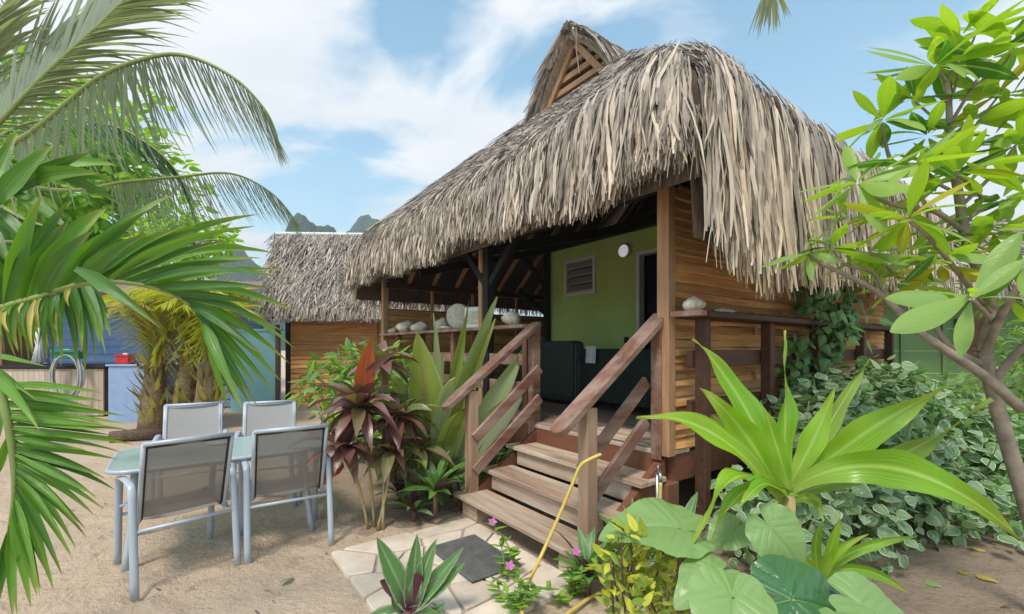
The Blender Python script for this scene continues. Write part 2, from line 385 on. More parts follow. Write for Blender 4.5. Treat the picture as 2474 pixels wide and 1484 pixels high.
M['stemr'] = plain('red_stem', (.20, .09, .07), (.12, .055, .05), rough=.6)
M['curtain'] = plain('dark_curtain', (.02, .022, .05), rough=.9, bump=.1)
M['cloth'] = plain('dark_green_cloth', (.018, .03, .024), (.012, .02, .017), rough=.9, bump=.2)
M['paper'] = plain('paper', (.55, .55, .55), (.35, .35, .37), scale=14, rough=.8, bump=0)
M['rust'] = plain('rusty_roof', (.20, .13, .10), (.30, .22, .18), scale=7, rough=.85)
def stripes():
    t = NT('striped_upholstery'); w = t.n('ShaderNodeTexWave'); w.inputs['Scale'].default_value = 9; w.bands_direction = 'Y'; t.l(t.coord('Object'), w.inputs[0])
    t.l(t.mix(t.ramp(w.outputs['Fac'], .55, .75), (.012, .024, .019), (.06, .082, .072)), t.b.inputs['Base Color']); setin(t.b, rough=.9); return t.m
M['stripe'] = stripes()
def sling(name, c, tr):
    t = NT(name); co = t.coord('Object'); n = t.noise(co, 260, 2)
    w1 = t.n('ShaderNodeTexWave'); w1.inputs['Scale'].default_value = 60; w1.bands_direction = 'X'; t.l(co, w1.inputs[0])
    t.l(t.mix(t.math('MULTIPLY', w1.outputs['Fac'], .4), c, tuple(x * .72 for x in c)), t.b.inputs['Base Color']); setin(t.b, rough=.8, spec=.15)
    tp = t.n('ShaderNodeBsdfTransparent'); ms = t.n('ShaderNodeMixShader'); ms.inputs[0].default_value = tr
    t.l(t.b.outputs[0], ms.inputs[1]); t.l(tp.outputs[0], ms.inputs[2]); t.l(ms.outputs[0], t.out.inputs[0]); return t.m
M['sling'] = sling('grey_sling', (.27, .24, .215), .14)
M['trim2'] = plain('pale_trim', (.48, .49, .52), rough=.5, bump=0)
M['sling2'] = sling('pale_sling', (.42, .41, .41), .08)
def glassmat(name, c, tr, rough=.08):
    t = NT(name); t.b.inputs['Base Color'].default_value = (*c, 1); setin(t.b, rough=rough, spec=.6)
    tp = t.n('ShaderNodeBsdfTransparent'); tp.inputs[0].default_value = (.75, .9, .86, 1); ms = t.n('ShaderNodeMixShader'); ms.inputs[0].default_value = tr
    t.l(t.b.outputs[0], ms.inputs[1]); t.l(tp.outputs[0], ms.inputs[2]); t.l(ms.outputs[0], t.out.inputs[0]); return t.m
M['glass'] = glassmat('frosted_glass', (.50, .62, .60), .3, .25)
M['louvre'] = glassmat('louvre_glass', (.35, .38, .36), .35, .1)
def lampmat():
    t = NT('lamp_glass'); t.b.inputs['Base Color'].default_value = (.9, .9, .9, 1); setin(t.b, rough=.15)
    t.b.inputs['Emission Color'].default_value = (.95, .97, 1, 1); t.b.inputs['Emission Strength'].default_value = .28; return t.m
M['lamp'] = lampmat()
# foliage
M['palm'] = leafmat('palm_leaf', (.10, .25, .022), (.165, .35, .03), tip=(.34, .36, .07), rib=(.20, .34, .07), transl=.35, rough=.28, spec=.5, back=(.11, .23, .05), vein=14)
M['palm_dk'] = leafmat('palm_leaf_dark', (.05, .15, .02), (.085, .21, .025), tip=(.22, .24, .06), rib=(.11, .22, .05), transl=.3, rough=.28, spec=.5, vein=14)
M['coco'] = leafmat('coconut_leaf', (.27, .33, .23), (.40, .45, .35), rib=(.44, .44, .28), transl=.35, rough=.33, back=(.33, .38, .28), spec=.6)
M['ypalm'] = leafmat('yellow_palm_leaf', (.68, .64, .09), (.50, .55, .08), transl=.45)
M['fibre_l'] = leafmat('dry_leaf_base', (.26, .19, .09), (.16, .11, .06), transl=.1)
M['ypalm2'] = leafmat('olive_palm_leaf', (.42, .40, .09), (.50, .42, .12), transl=.3)
M['tree'] = leafmat('tree_leaf', (.21, .42, .035), (.34, .56, .045), rib=(.4, .55, .14), transl=.5)
M['plum'] = leafmat('plumeria_leaf', (.31, .53, .035), (.46, .65, .045), rib=(.45, .55, .16), transl=.42, rough=.35, back=(.33, .48, .10))
M['plum_n'] = leafmat('plumeria_leaf_deep', (.085, .25, .045), (.14, .33, .06), rib=(.48, .60, .26), transl=.3, rough=.25, back=(.26, .40, .10), vein=-120)
M['plum_y'] = leafmat('plumeria_leaf_yellow', (.52, .45, .03), (.40, .44, .04), rib=(.55, .5, .1), transl=.42)
M['drac'] = leafmat('lime_dracaena_leaf', (.18, .39, .02), (.29, .50, .03), rib=(.42, .60, .13), transl=.38, rough=.24, spec=.6, base=(.40, .52, .10), tip=(.36, .42, .06), back=(.36, .48, .10), vein=16, bend=.4)
M['drac2'] = leafmat('olive_dracaena_leaf', (.20, .33, .04), (.26, .38, .06), rib=(.4, .5, .16), transl=.35, rough=.3, vein=16)
M['vari'] = leafmat('variegated_leaf', (.165, .285, .135), (.28, .40, .225), rib=(.34, .46, .26), edge=(.64, .67, .44), es=.85, transl=.25, rough=.5)
M['leafg'] = leafmat('shrub_leaf', (.10, .24, .055), (.17, .32, .08), rib=(.28, .42, .16), transl=.35)
M['leafd'] = leafmat('vine_leaf', (.055, .15, .03), (.10, .22, .04), rib=(.17, .25, .1), transl=.25)
M['lime'] = leafmat('lime_shrub_leaf', (.22, .42, .05), (.34, .52, .06), rib=(.4, .55, .18), transl=.4)
M['ti'] = leafmat('burgundy_leaf', (.17, .07, .065), (.24, .15, .13), rib=(.25, .09, .08), transl=.25, rough=.28, spec=.6, back=(.17, .08, .07), base=(.16, .04, .045))
M['ti_g'] = leafmat('burgundy_green_leaf', (.18, .22, .08), (.22, .16, .09), rib=(.35, .2, .12), transl=.3, rough=.32, spec=.5)
M['ti_o'] = leafmat('orange_red_leaf', (.50, .10, .035), (.42, .12, .045), rib=(.5, .14, .08), transl=.35)
M['crin'] = leafmat('crinum_leaf', (.26, .34, .06), (.33, .41, .10), rib=(.32, .22, .09), edge=(.34, .38, .18), es=.95, transl=.3, rough=.35, vein=18)
M['crin_p'] = leafmat('pale_crinum_leaf', (.50, .56, .36), (.42, .52, .26), rib=(.5, .56, .36), transl=.3, rough=.4, vein=18)
M['rhoeo'] = leafmat('boat_lily_leaf', (.115, .25, .08), (.15, .29, .10), rib=(.30, .40, .22), edge=(.30, .38, .24), es=.85, base=(.11, .03, .06), transl=.2, rough=.38, back=(.115, .03, .065), bstart=.12, bend=.4)
M['strapg'] = leafmat('green_strap_leaf', (.12, .27, .06), (.17, .34, .08), rib=(.30, .43, .18), transl=.3, rough=.35)
M['taro'] = leafmat('taro_leaf', (.105, .25, .058), (.16, .33, .085), rib=(.26, .44, .15), edge=(.40, .52, .18), es=.97, transl=.3, rough=.36, spec=.5, back=(.25, .40, .14), vein=0)
M['taro_d'] = leafmat('dark_taro_leaf', (.06, .17, .06), (.09, .21, .07), rib=(.20, .36, .14), transl=.2, rough=.22, spec=.7)
M['croton'] = leafmat('yellow_croton_leaf', (.74, .70, .09), (.58, .60, .08), rib=(.62, .6, .15), transl=.3)
M['croton_g'] = leafmat('green_croton_leaf', (.22, .34, .06), (.36, .42, .07), transl=.3)
M['pink'] = leafmat('pink_petal', (.62, .17, .46), (.68, .22, .52), transl=.3)
M['deadleaf'] = leafmat('fallen_yellow_leaf', (.60, .52, .16), (.55, .36, .05), rib=(.6, .56, .3), transl=.2)
M['fallen_g'] = leafmat('fallen_green_leaf', (.25, .36, .12), (.3, .4, .15), transl=.2)
M['hill'] = plain('hill_forest', (.06, .10, .05), (.035, .065, .035), scale=.15, rough=1, spec=0, bump=.9, bscale=.6, dist=3)

# ------------------------------------------------------------------ ground
def hnoise(x, y):
    return (math.sin(x * 3.1 + 1.3 * math.sin(y * 2.3)) * math.sin(y * 2.7 + .8 * math.sin(x * 1.9)) * .5 + math.sin(x * 7.3 + y * 3.1) * math.sin(y * 6.1 - x * 2.2) * .3 + math.sin(x * 15 + 2 * math.sin(y * 9)) * math.sin(y * 13) * .2)
def build_ground():
    n = 500; u = np.linspace(-1, 1, n); w = 1.15 * np.sinh(u * 8.0)
    X, Y = np.meshgrid(w - .9, w + 3.0); D = np.hypot(X, Y - 3); f = np.clip(1 - D / 14, 0, 1)
    def hn(x, y): return (np.sin(x * 3.1 + 1.3 * np.sin(y * 2.3)) * np.sin(y * 2.7 + .8 * np.sin(x * 1.9)) * .5 + np.sin(x * 7.3 + y * 3.1) * np.sin(y * 6.1 - x * 2.2) * .3 + np.sin(x * 15 + 2 * np.sin(y * 9)) * np.sin(y * 13) * .2)
    Z = (hn(X, Y) * .012 + hn(X * 2.7 + 3, Y * 2.7) * .007) * f
    rr = random.Random(91)
    for k in range(230):
        x = rr.uniform(-5, .2); y = rr.uniform(1.8, 7.0); a = rr.gauss(.9, .7)
        if x > -1.1 and y < 4.5 and k % 3: continue
        c, s_ = math.cos(a), math.sin(a); dx = X - x; dy = Y - y; m_ = (abs(dx) < .3) & (abs(dy) < .3)
        p = dx[m_] * c + dy[m_] * s_; q = -dx[m_] * s_ + dy[m_] * c; e = (p / .13) ** 2 + (q / (.055 + .012 * np.sin(p * 20))) ** 2
        Z[m_] += -.020 * np.exp(-e ** 2) + .009 * np.exp(-((np.sqrt(e) - 1.45) / .35) ** 2)
    for (x, y) in ((-2.355, 2.84), (-1.985, 3.25), (-2.8, 3.285), (-2.3, 3.57), (-1.905, 3.3), (-1.46, 3.58), (-1.79, 3.99), (-2.18, 3.67)):
        e = ((X - x) / .05) ** 2 + ((Y - y) / .05) ** 2; Z += -.012 * np.exp(-e) + .008 * np.exp(-((np.sqrt(e) - 1.7) / .5) ** 2)
    vs = np.stack([X.ravel(), Y.ravel(), Z.ravel()], 1); a = (np.arange(n - 1)[:, None] * n + np.arange(n - 1)[None, :]).ravel()
    fs = np.stack([a, a + 1, a + n + 1, a + n], 1)
    o = link('ground', fastmesh('ground', vs.tolist(), fs.tolist(), None, True), None, M['sand']); tag(o, kind='structure')
build_ground()
def patch(name, pts, z, mat, dome=.0):
    pts = [Vector((p[0], p[1], 0)) for p in pts]; m = 64; ring = spline(pts + [pts[0]], m + 1)[:-1]
    c = sum(ring, Vector()) / m; vs = []; fs = []; K = 14
    for k in range(K + 1):
        s = k / K
        for p in ring:
            q = c + (p - c) * s; vs.append((q.x, q.y, z * (1 - s ** 6) - .012 * s ** 6 * 2 + hnoise(q.x * 1.3, q.y * 1.3) * .014 + dome * (1 - s * s)))
    for k in range(K):
        for i in range(m): fs.append((k * m + i, k * m + (i + 1) % m, (k + 1) * m + (i + 1) % m, (k + 1) * m + i))
    return tag(link(name, fastmesh(name, vs, fs, None, True), None, mat), kind='structure')
patch('garden_soil', [(.62, 2.6), (.7, 1.2), (2.2, .9), (4.6, 1.6), (6.6, 4.0), (6.6, 6.6), (4.6, 5.6), (2.6, 4.3), (1.4, 3.3)], .03, M['soil'])
patch('planting_soil', [(-.35, 4.1), (-.9, 3.85), (-1.5, 3.8), (-1.9, 4.4), (-2.4, 5.6), (-2.3, 6.9), (-1.3, 6.4), (-.3, 5.1)], .03, M['soil'])
# hills
def hill(name, cx, cz, w, h, Y, seed, spire=None):
    rr = random.Random(seed); n = 90; m = 40; vs = []; fs = []
    ph = [rr.random() * 6 for _ in range(6)]
    for j in range(m):
        v = j / (m - 1) * 2 - 1
        for i in range(n):
            u = i / (n - 1) * 2 - 1
            e = max(0, 1 - abs(u) ** 1.5) ** .9 * max(0, 1 - v * v) ** .8
            r = sum(math.sin((k + 1) * 2.6 * u + ph[k] + v * 2) / (k + 1.5) for k in range(5)) * .10
            z = h * e * (1 + r) / (1 + .10) + h * .006 * math.sin(u * 47 + v * 31) * e
            if spire: z += h * spire[1] * math.exp(-((u - spire[0]) / spire[2]) ** 4) * max(0, 1 - (v * 2) ** 2)
            vs.append((cx + u * w, Y + v * w * .7, z - 2))
    for j in range(m - 1):
        for i in range(n - 1): a = j * n + i; fs.append((a, a + 1, a + n + 1, a + n))
    return tag(link(name, fastmesh(name, vs, fs, None, True), None, M['hill']), kind='structure')
def hillpx(name, px0, px1, ptop, Y, seed, spire=None):
    c = at((px0 + px1) / 2, HY, Y); w = (px1 - px0) / 2 / F * Y; h = (HY - ptop) / F * Y + 3
    hill(name, c.x, 0, w, h, Y, seed, spire)
hillpx('hill', 430, 740, 590, 330, 3)
hillpx('hill', 610, 920, 462, 260, 5)
hillpx('hill', 560, 1210, 520, 420, 8, (-.01, .05, .04))

# ------------------------------------------------------------------ stone patio in front of the steps
def clip(poly, a, b, c):
    out = []
    for i in range(len(poly)):
        p = poly[i]; q = poly[(i + 1) % len(poly)]; fp = a * p[0] + b * p[1] - c; fq = a * q[0] + b * q[1] - c
        if fp <= 0: out.append(p)
        if (fp < 0) != (fq < 0): s = fp / (fp - fq); out.append((p[0] + s * (q[0] - p[0]), p[1] + s * (q[1] - p[1])))
    return out
patio = tag(MB().box(-2.07, -.90, .02, 1.42, -.05, .022).build('stone_patio', M['mortar']), kind='structure'); patio.location = HC; patio.rotation_euler = (0, 0, TH)
def flagstones():
    rr = random.Random(11); seeds = []
    for i in range(5):
        for j in range(6):
            seeds.append((-2.07 + (i + .5 + rr.uniform(-.48, .48)) * 1.17 / 5, .02 + (j + .5 + (.35 if i % 2 else -.1) + rr.uniform(-.45, .45)) * 1.40 / 6))
    for k, s in enumerate(seeds):
        if rr.random() < .18: continue
    keep = [s for i, s in enumerate(seeds) if rr.random() > .22]
    for s in keep:
        poly = [(-2.08, .01), (-.90, .01), (-.90, 1.43), (-2.08, 1.43)]
        for q in keep:
            if q is s: continue
            a, b = q[0] - s[0], q[1] - s[1]; l = math.hypot(a, b); a /= l; b /= l
            poly = clip(poly, a, b, a * (s[0] + q[0]) / 2 + b * (s[1] + q[1]) / 2 - .009)
            if len(poly) < 3: break
        if len(poly) < 3: continue
        for cf in (.07, .16):
            poly = [r for i in range(len(poly)) for r in ((poly[i][0] * (1 - cf) + poly[(i + 1) % len(poly)][0] * cf, poly[i][1] * (1 - cf) + poly[(i + 1) % len(poly)][1] * cf),
                                                          (poly[i][0] * cf + poly[(i + 1) % len(poly)][0] * (1 - cf), poly[i][1] * cf + poly[(i + 1) % len(poly)][1] * (1 - cf)))]
        n = len(poly); c = (sum(p[0] for p in poly) / n, sum(p[1] for p in poly) / n); zt = .036 + rr.uniform(-.004, .006); tx = rr.uniform(-.01, .01)
        vs = [(p[0], p[1], 0) for p in poly] + [(p[0], p[1], zt - .006 + tx * (p[0] - c[0])) for p in poly] + [(c[0] + (p[0] - c[0]) * .965, c[1] + (p[1] - c[1]) * .965, zt + tx * (p[0] - c[0])) for p in poly]
        fs = []
        for i in range(n):
            j = (i + 1) % n; fs += [(i, j, n + j, n + i), (n + i, n + j, 2 * n + j, 2 * n + i)]
        fs.append(tuple(2 * n + i for i in range(n)))
        MB().add(vs, fs).build('flagstone', M['stone'], patio)
flagstones()
mm = empty('rubber_mat', H(-1.28, .72, .048), TH, 'dark grey rubber mat on the pale flagstones before the steps', 'mat')
MB().box(-.20, .20, -.31, .31, 0, .013).build('mat_surface', M['mat'], mm, bevel=.004)
mr = MB()
for k in range(20): mr.box(-.18, .18, -.285 + k * .0285, -.285 + k * .0285 + .012, .013, .016)
mr.build('mat_ribs', M['mat'], mm)

# ------------------------------------------------------------------ the bungalow (local axes: x = p into the house, y = t along the porch to the left)
house = empty('thatched_bungalow', HC, TH, 'wooden bungalow with a shaggy thatched roof and open porch above the steps', 'bungalow')
DZ = .78; TL = 5.85; PW = 5.0
def wavy_board(x0, x1, y, z0, z1, th=.022, n=9, axis='x', out=-1, rr=R):
    vs = []; fs = []; ph = rr.random() * 6; am = rr.uniform(.002, .009); tilt = rr.uniform(-.004, .004)
    for i in range(n):
        u = i / (n - 1); x = x0 + (x1 - x0) * u; wv = am * math.sin(u * 7 + ph) + am * .6 * math.sin(u * 17 + ph * 2) + tilt * (u - .5)
        q = [(y, z1 - .004 + wv * .5), (y + out * th * .35, z1 + wv * .5), (y + out * th, z0 + .012 + wv), (y + out * th * .8, z0 + wv), (y, z0 + wv)]
        for (b, z) in q: vs.append((x, b, z) if axis == 'x' else (b, x, z))
    m = 5
    for i in range(n - 1):
        for k in range(m): fs.append((i * m + k, i * m + (k + 1) % m, (i + 1) * m + (k + 1) % m, (i + 1) * m + k))
    fs.append(tuple(range(m))); fs.append(tuple((n - 1) * m + k for k in range(m)))
    return MB().add(vs, fs)
# side wall facing right (t = 0)
rw = MB().box(.03, PW, .005, .06, DZ - .02, 2.80).build('side_wall', M['dark'], house); tag(rw, 'side wall of honey brown horizontal slab boards')
z = DZ - .01; rr = random.Random(5)
while z < 2.78:
    h = rr.uniform(.052, .085); cut = rr.uniform(1.6, 2.6)
    for a, b in ((.04, cut - .004), (cut + .004, PW)):
        wavy_board(a, b, .004 + rr.uniform(-.003, .003), z, z + h, rr.uniform(.018, .032), 14, 'x', -1, rr).build('board', M['board'], rw)
    z += h - .001
MB().box(-.055, .035, -.045, .06, DZ - .05, 2.78).build('corner_post', M['post_tan'], house, bevel=.006)
for p in (1.28, 2.9, 4.3):                      # woven stake showing between the boards
    for k in range(14):
        if k % 3 == 2: continue
        MB().box(p - .014, p + .014, -.046, -.034, .86 + k * .134, .86 + k * .134 + .075).build('stake', M['post_tan'], rw)
# left end wall (t = TL), seen from inside, with an open band under the eave
lw = MB().box(0, PW, TL - .02, TL + .02, DZ, 2.25).build('end_wall', M['dark'], house); tag(lw, 'shadowed brown board wall at the far end of the porch')
z = DZ
while z < 2.2:
    h = rr.uniform(.09, .125); wavy_board(.02, PW, TL - .022, z, z + h, .02, 12, 'x', -1, rr).build('board', M['board'], lw); z += h
for p in (.9, 1.8, 2.9, 3.8): MB().box(p - .025, p + .025, TL - .085, TL - .045, DZ, 2.62).build('stud', M['post_tan'], lw)
MB().box(0, PW, TL - .08, TL + .0, 2.62, 2.72).build('wall_plate', M['dark'], lw)
# back wall
bw = MB().box(PW, PW + .05, 0, TL, DZ, 2.8).build('back_wall', M['dark'], house)
MB().add([(PW + .02, -.3, 2.75), (PW + .02, TL + .2, 2.75), (PW + .02, TL - .1, 3.5), (PW + .02, 3.1, 6.0), (PW + .02, 2.6, 6.0), (PW + .02, .1, 3.5)], [(0, 1, 2, 3, 4, 5)]).build('back_gable', M['under'], house)
# porch posts, plates, rafters
MB().box(-.05, .05, TL - .05, TL + .05, 0, 2.75).build('porch_post', M['post_tan'], house, bevel=.006)
MB().box(-.05, .05, 2.42, 2.52, 0, 2.75).build('porch_post', M['black'], house, bevel=.006)
MB().box(-.02, .05, 2.60, 2.67, DZ, 2.75).build('porch_post', M['post_tan'], house, bevel=.006)
MB().box(2.62, 2.72, 4.46, 4.56, DZ, 4.2).build('porch_post', M['black'], house, bevel=.006)
MB().box(-.04, .06, -.05, TL + .05, 2.76, 2.90).build('porch_beam', M['black'], house)
MB().box(.08, PW, -.02, .08, 2.81, 2.92).build('side_beam', M['black'], house)
MB().box(2.64, 2.73, -.02, TL, 3.36, 3.52).build('header_beam', M['black'], house)
for t in (2.47, 4.51):
    MB().bar((.05, t, 2.72), (2.66, t, 3.40), .07, .12).build('tie_beam', M['black'], house)
for a, b in (((2.66, 4.55, 2.7), (2.66, 5.2, 3.38)), ((0, 2.5, 2.3), (0, 3.0, 2.78)), ((0, 2.42, 2.3), (0, 1.9, 2.78)), ((2.0, 4.5, 2.6), (2.62, 4.5, 2.2))):
    MB().bar(a, b, .06, .08).build('brace', M['black'], house)
for k in range(9):
    p = .45 + k * .5; q = min(2.3, p + .15); MB().bar((p, TL - .02, 2.74), (p, TL - .02 - q, 2.74 + q * .86), .05, .07).build('rafter', M['post_tan'], house)
# deck
dk = MB().box(0.02, PW, 0.07, TL, DZ - .15, DZ - .028).build('deck', M['dark'], house)
for k in range(16):
    MB().box(-.03 + k * .175, -.03 + k * .175 + .170, .07 if k else .0, TL, DZ - .026, DZ).build('deck_plank', M['deck'], dk)
MB().box(-.035, .0, 0.06, TL, .50, DZ - .03).build('fascia', M['fascia'], house)
MB().box(.05, PW, -.01, .055, .52, DZ - .05).build('side_fascia', M['fascia'], house)
for p, t in ((-.0, -.0), (1.7, 0.02), (3.4, .02), (4.9, .02), (0, 1.75), (0, 3.6), (0, 5.7)):
    MB().box(p - .06, p + .09, t - .04, t + .1, -.05, .53).build('foundation_post', M['post_red'], house, bevel=.008)
# under-floor darkness is a real crawl space: boards on the far sides
MB().box(PW - .05, PW, 0, TL, 0, .6).build('skirting', M['dark'], house); MB().box(0, PW, TL - .03, TL, 0, .6).build('skirting', M['dark'], house)
# porch balustrade with broad shelf rail
sh = MB().box(-.12, .14, 1.66, TL - .05, 1.755, 1.795).build('porch_shelf', M['rail'], house, bevel=.005)
for t in (1.72, 3.3, 4.3, 5.2): MB().box(-.04, .04, t - .04, t + .04, DZ, 1.755).build('baluster_post', M['post_red'], house)
for zz in (1.06, 1.36): MB().box(-.02, .015, 1.70, TL - .05, zz, zz + .12).build('porch_rail', M['rail'], house, bevel=.004)
# side shelf on the right wall
MB().box(.02, 4.9, -.33, -.05, 1.765, 1.81).build('side_shelf', M['dark'], house, bevel=.005)
MB().box(-.06, .02, -.31, -.06, 1.775, 1.815).build('shelf_end', M['rail'], house, bevel=.004)
for p in (.14, 1.15, 2.15, 3.45, 4.5): MB().box(p - .04, p + .04, -.245, -.16, .3, 1.763).build('side_post', M['dark'], house, bevel=.005)
for zz in (1.40, 1.03): MB().box(.06, 4.85, -.158, -.118, zz, zz + .13).build('side_rail', M['dark'], house, bevel=.004)
# green room
gw = empty('green_room_front', (2.74, 0, 0)); gw.parent = house
def gbox(n, y0, y1, z0, z1, mat=M['green'], x0=0, x1=.08, par=None, bev=0): 
    return MB().box(x0, x1, y0, y1, z0, z1).build(n, mat, gw if par is None else par, bevel=bev)
WT0, WT1, WZ0, WZ1 = 3.37, 4.03, 2.53, 3.08
gbox('green_wall', 2.43, WT0, DZ, 3.36); gbox('green_wall', WT1, 4.53, DZ, 3.36); gbox('green_wall', WT0, WT1, DZ, WZ0); gbox('green_wall', WT0, WT1, WZ1, 3.36)
gbox('green_wall', .06, 1.58, DZ, 3.36); gbox('green_wall', 1.58, 2.43, 3.0, 3.36)
MB().box(2.82, PW, 4.45, 4.53, DZ, 3.36).build('green_side_wall', M['green'], house)
MB().box(2.9, 2.93, 3.3, 4.1, 2.4, 3.2).build('room_shade_panel', M['curtain'], house)  # dark sheet added behind the louvres, its colour standing in for the room's shade
win = gbox('louvre_window', WT0 - .05, WT1 + .05, WZ0 - .05, WZ0 + .003, M['white'], -.025, .06)
gbox('frame', WT0 - .05, WT1 + .05, WZ1 - .003, WZ1 + .05, M['white'], -.025, .06, win); gbox('frame', WT0 - .05, WT0 + .003, WZ0 + .003, WZ1 - .003, M['white'], -.025, .06, win); gbox('frame', WT1 - .003, WT1 + .05, WZ0 + .003, WZ1 - .003, M['white'], -.025, .06, win)
for k in range(4):
    z0 = WZ0 + .02 + k * .138
    lv = MB().bar((.02, WT0, z0 + .06), (.02, WT1, z0 + .06), .006, .12, (.35, 0, 1)).build('louvre_pane', M['louvre'], win)
    MB().bar((-.005, WT0, z0 + .002), (-.005, WT1, z0 + .002), .014, .012).build('pane_edge', M['white'], win)
df = gbox('door_frame', 2.40, 2.46, DZ, 3.03, M['white'], -.02, .1); gbox('frame', 1.56, 1.62, DZ, 3.03, M['white'], -.02, .1, df); gbox('frame', 1.62, 2.40, 2.97, 3.03, M['white'], -.02, .1, df)
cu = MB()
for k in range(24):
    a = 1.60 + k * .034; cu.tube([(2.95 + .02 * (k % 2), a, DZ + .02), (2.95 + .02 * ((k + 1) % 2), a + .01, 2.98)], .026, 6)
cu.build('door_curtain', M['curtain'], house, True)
gbox('wall_socket', 2.62, 2.70, 1.62, 1.72, M['black'], -.014, .0)

# ------------------------------------------------------------------ thatch
SH_Z = 3.04; PITCH = rad(41.5)
AA = np.linspace(-1.6, 5.2, 681); DN = np.zeros_like(AA); DZv = np.zeros_like(AA)
i0 = int(np.argmin(abs(AA)))
def ang(a):
    if a < 0: return rad(87)
    u = min(1, a / .62); u = u * u * (3 - 2 * u); return rad(87) * (1 - u) + PITCH * u
for i in range(i0 + 1, len(AA)):
    st = AA[i] - AA[i - 1]; q = ang((AA[i] + AA[i - 1]) / 2); DN[i] = DN[i - 1] + st * math.cos(q); DZv[i] = DZv[i - 1] + st * math.sin(q)
for i in range(i0 - 1, -1, -1):
    st = AA[i + 1] - AA[i]; q = ang(AA[i]); DN[i] = DN[i + 1] - st * math.cos(q); DZv[i] = DZv[i + 1] - st * math.sin(q)
def prof(a): return float(np.interp(a, AA, DN)), float(np.interp(a, AA, DZv)), ang(a)
PF, TR_, TLf, PB = -.40, -.48, 6.22, 5.45            # outer shoulder lines of the roof
TOPN = 2.40                                       # plan distance where the gablet starts
A_TOP = float(np.interp(TOPN, DN, AA))
def rpoint(face, e, a, lift=0.0):
    n, z, q = prof(a); n -= lift * math.sin(q); zz = SH_Z + z + lift * math.cos(q)
    if face == 'front': return Vector((PF + n, e, zz))
    if face == 'right': return Vector((e, TR_ + n, zz))
    if face == 'left': return Vector((e, TLf - n, zz))
roof = empty('thatched_roof', (0, 0, 0)); roof.parent = house; tag(roof, 'shaggy grey and tan pandanus leaf thatch')
def lining(face, amin, amax, e0, e1, inset, ne=30, na=26):
    mb = MB(); vs = []; fs = []
    for j in range(na):
        a = amin + (amax - amin) * j / (na - 1); n = max(prof(a)[0], 0)
        lo = e0 + (n if face != 'right' or True else 0); hi = e1 - (n if face == 'front' else 0)
        if face == 'front': lo, hi = e0 + n, e1 - n
        else: lo, hi = e0 + n, e1
        for i in range(ne): vs.append(rpoint(face, lo + (hi - lo) * i / (ne - 1), a, -inset))
    for j in range(na - 1):
        for i in range(ne - 1): a = j * ne + i; fs.append((a, a + 1, a + ne + 1, a + ne))
    return mb.add(vs, fs).build('thatch_lining', M['under'], roof, True)
AR = float(np.interp(6.12 - SH_Z, DZv, AA))     # ridge
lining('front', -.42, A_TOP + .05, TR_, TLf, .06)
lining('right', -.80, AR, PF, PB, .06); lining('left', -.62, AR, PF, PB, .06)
tk = MB(); singles = []
def strand(face, e, a0, L, rr, W=None, hang=None, drift=None, seg=None, side=None, lay=None):
    W = W or .006 + .018 * rr.random() ** 1.5; lay = rr.uniform(.0, .06) if lay is None else lay
    seg = seg or (6 if L > .8 else 3); vs = []; fs = []; cs = []
    b = rr.random() ** 1.25; col = (b, 0, 0); kk_ = rr.random() * 6; ka = .035 * rr.random() ** 2; dr = rr.gauss(0, .13) if drift is None else drift; ph = rr.random() * 6; tw = rr.uniform(-.9, .9); tw2 = rr.gauss(0, 1.3)
    lf = rr.uniform(.0, .05); lowk = 0
    for i in range(seg + 1):
        u = i / seg; a = a0 - L * u; wob = .012 * math.sin(u * 5 + ph) * (1 + L) + ka * math.sin(u * 13 + kk_) * L
        p = rpoint(face, e + dr * L * u + wob, a, lay + lf * u + .012 * math.sin(u * 7 + ph * 2))
        ex = Vector((0, 1, 0)) if face == 'front' else Vector((1, 0, 0))
        q = prof(a)[2]; nrm = Vector((-math.sin(q), 0, math.cos(q))) if face == 'front' else Vector((0, -math.sin(q) if face == 'right' else math.sin(q), math.cos(q)))
        an = tw + tw2 * u; s = ex * math.cos(an) + nrm * math.sin(an)
        w = W * (min(1, .45 + u * 2) * (1 - .7 * u ** 5) * (1 + .25 * math.sin(u * 9 + kk_))) * .5
        vs += [p - s * w, p + s * w]
        warm = max(0, min(1, .34 - a * .5 + (b - .5) * .5)); lowk = warm
        cs += [(b, u, warm), (b, u, warm)]
    for i in range(seg): fs.append((2 * i, 2 * i + 1, 2 * i + 3, 2 * i + 2))
    return vs, fs, cs
def thatch_face(face, n, hangL, e0, e1, amax, rr, ncut=0):
    k = 0
    while k < n:
        a = rr.uniform(-.05, amax); nn = max(0, prof(a)[0])
        lo = e0 + nn; hi = e1 - (nn if face == 'front' else 0)
        if face == 'front':
            if rr.random() > (hi - lo) / (e1 - e0): continue
        e = rr.uniform(lo, hi)
        L = rr.uniform(.20, .50)
        L = min(L, a + hangL * rr.uniform(.86, 1.05)); k += 1
        tk.add(*strand(face, e, a, L, rr))
def fringe(face, n, hangL, e0, e1, rr, W=(.012, .036), ind=0, near=None, amax=.45):
    for k in range(n):
        e = rr.uniform(e0, e1); am = amax if face != 'front' else .12 + .5 * math.exp(-((e - e0) / 1.3) ** 2); a = rr.uniform(.0, am); hl = hangL(e) if callable(hangL) else hangL
        L = a + hl * min(1.12, rr.gauss(.94, .10)); lay = rr.uniform(.0, .15)
        if a > .02 and (face == 'front' and (e < e0 + prof(a)[0] or e > e1 - prof(a)[0]) or face != 'front' and e < e0 + prof(a)[0]): a = .02; L = hl * rr.uniform(.88, 1.02)
        g = strand(face, e, a, L, rr, W[0] + (W[1] - W[0]) * rr.random() ** 1.8, drift=rr.gauss(0, .09), seg=8, lay=lay)
        if near and near(e): singles.append((lay, g))
        else: tk.add(*g)
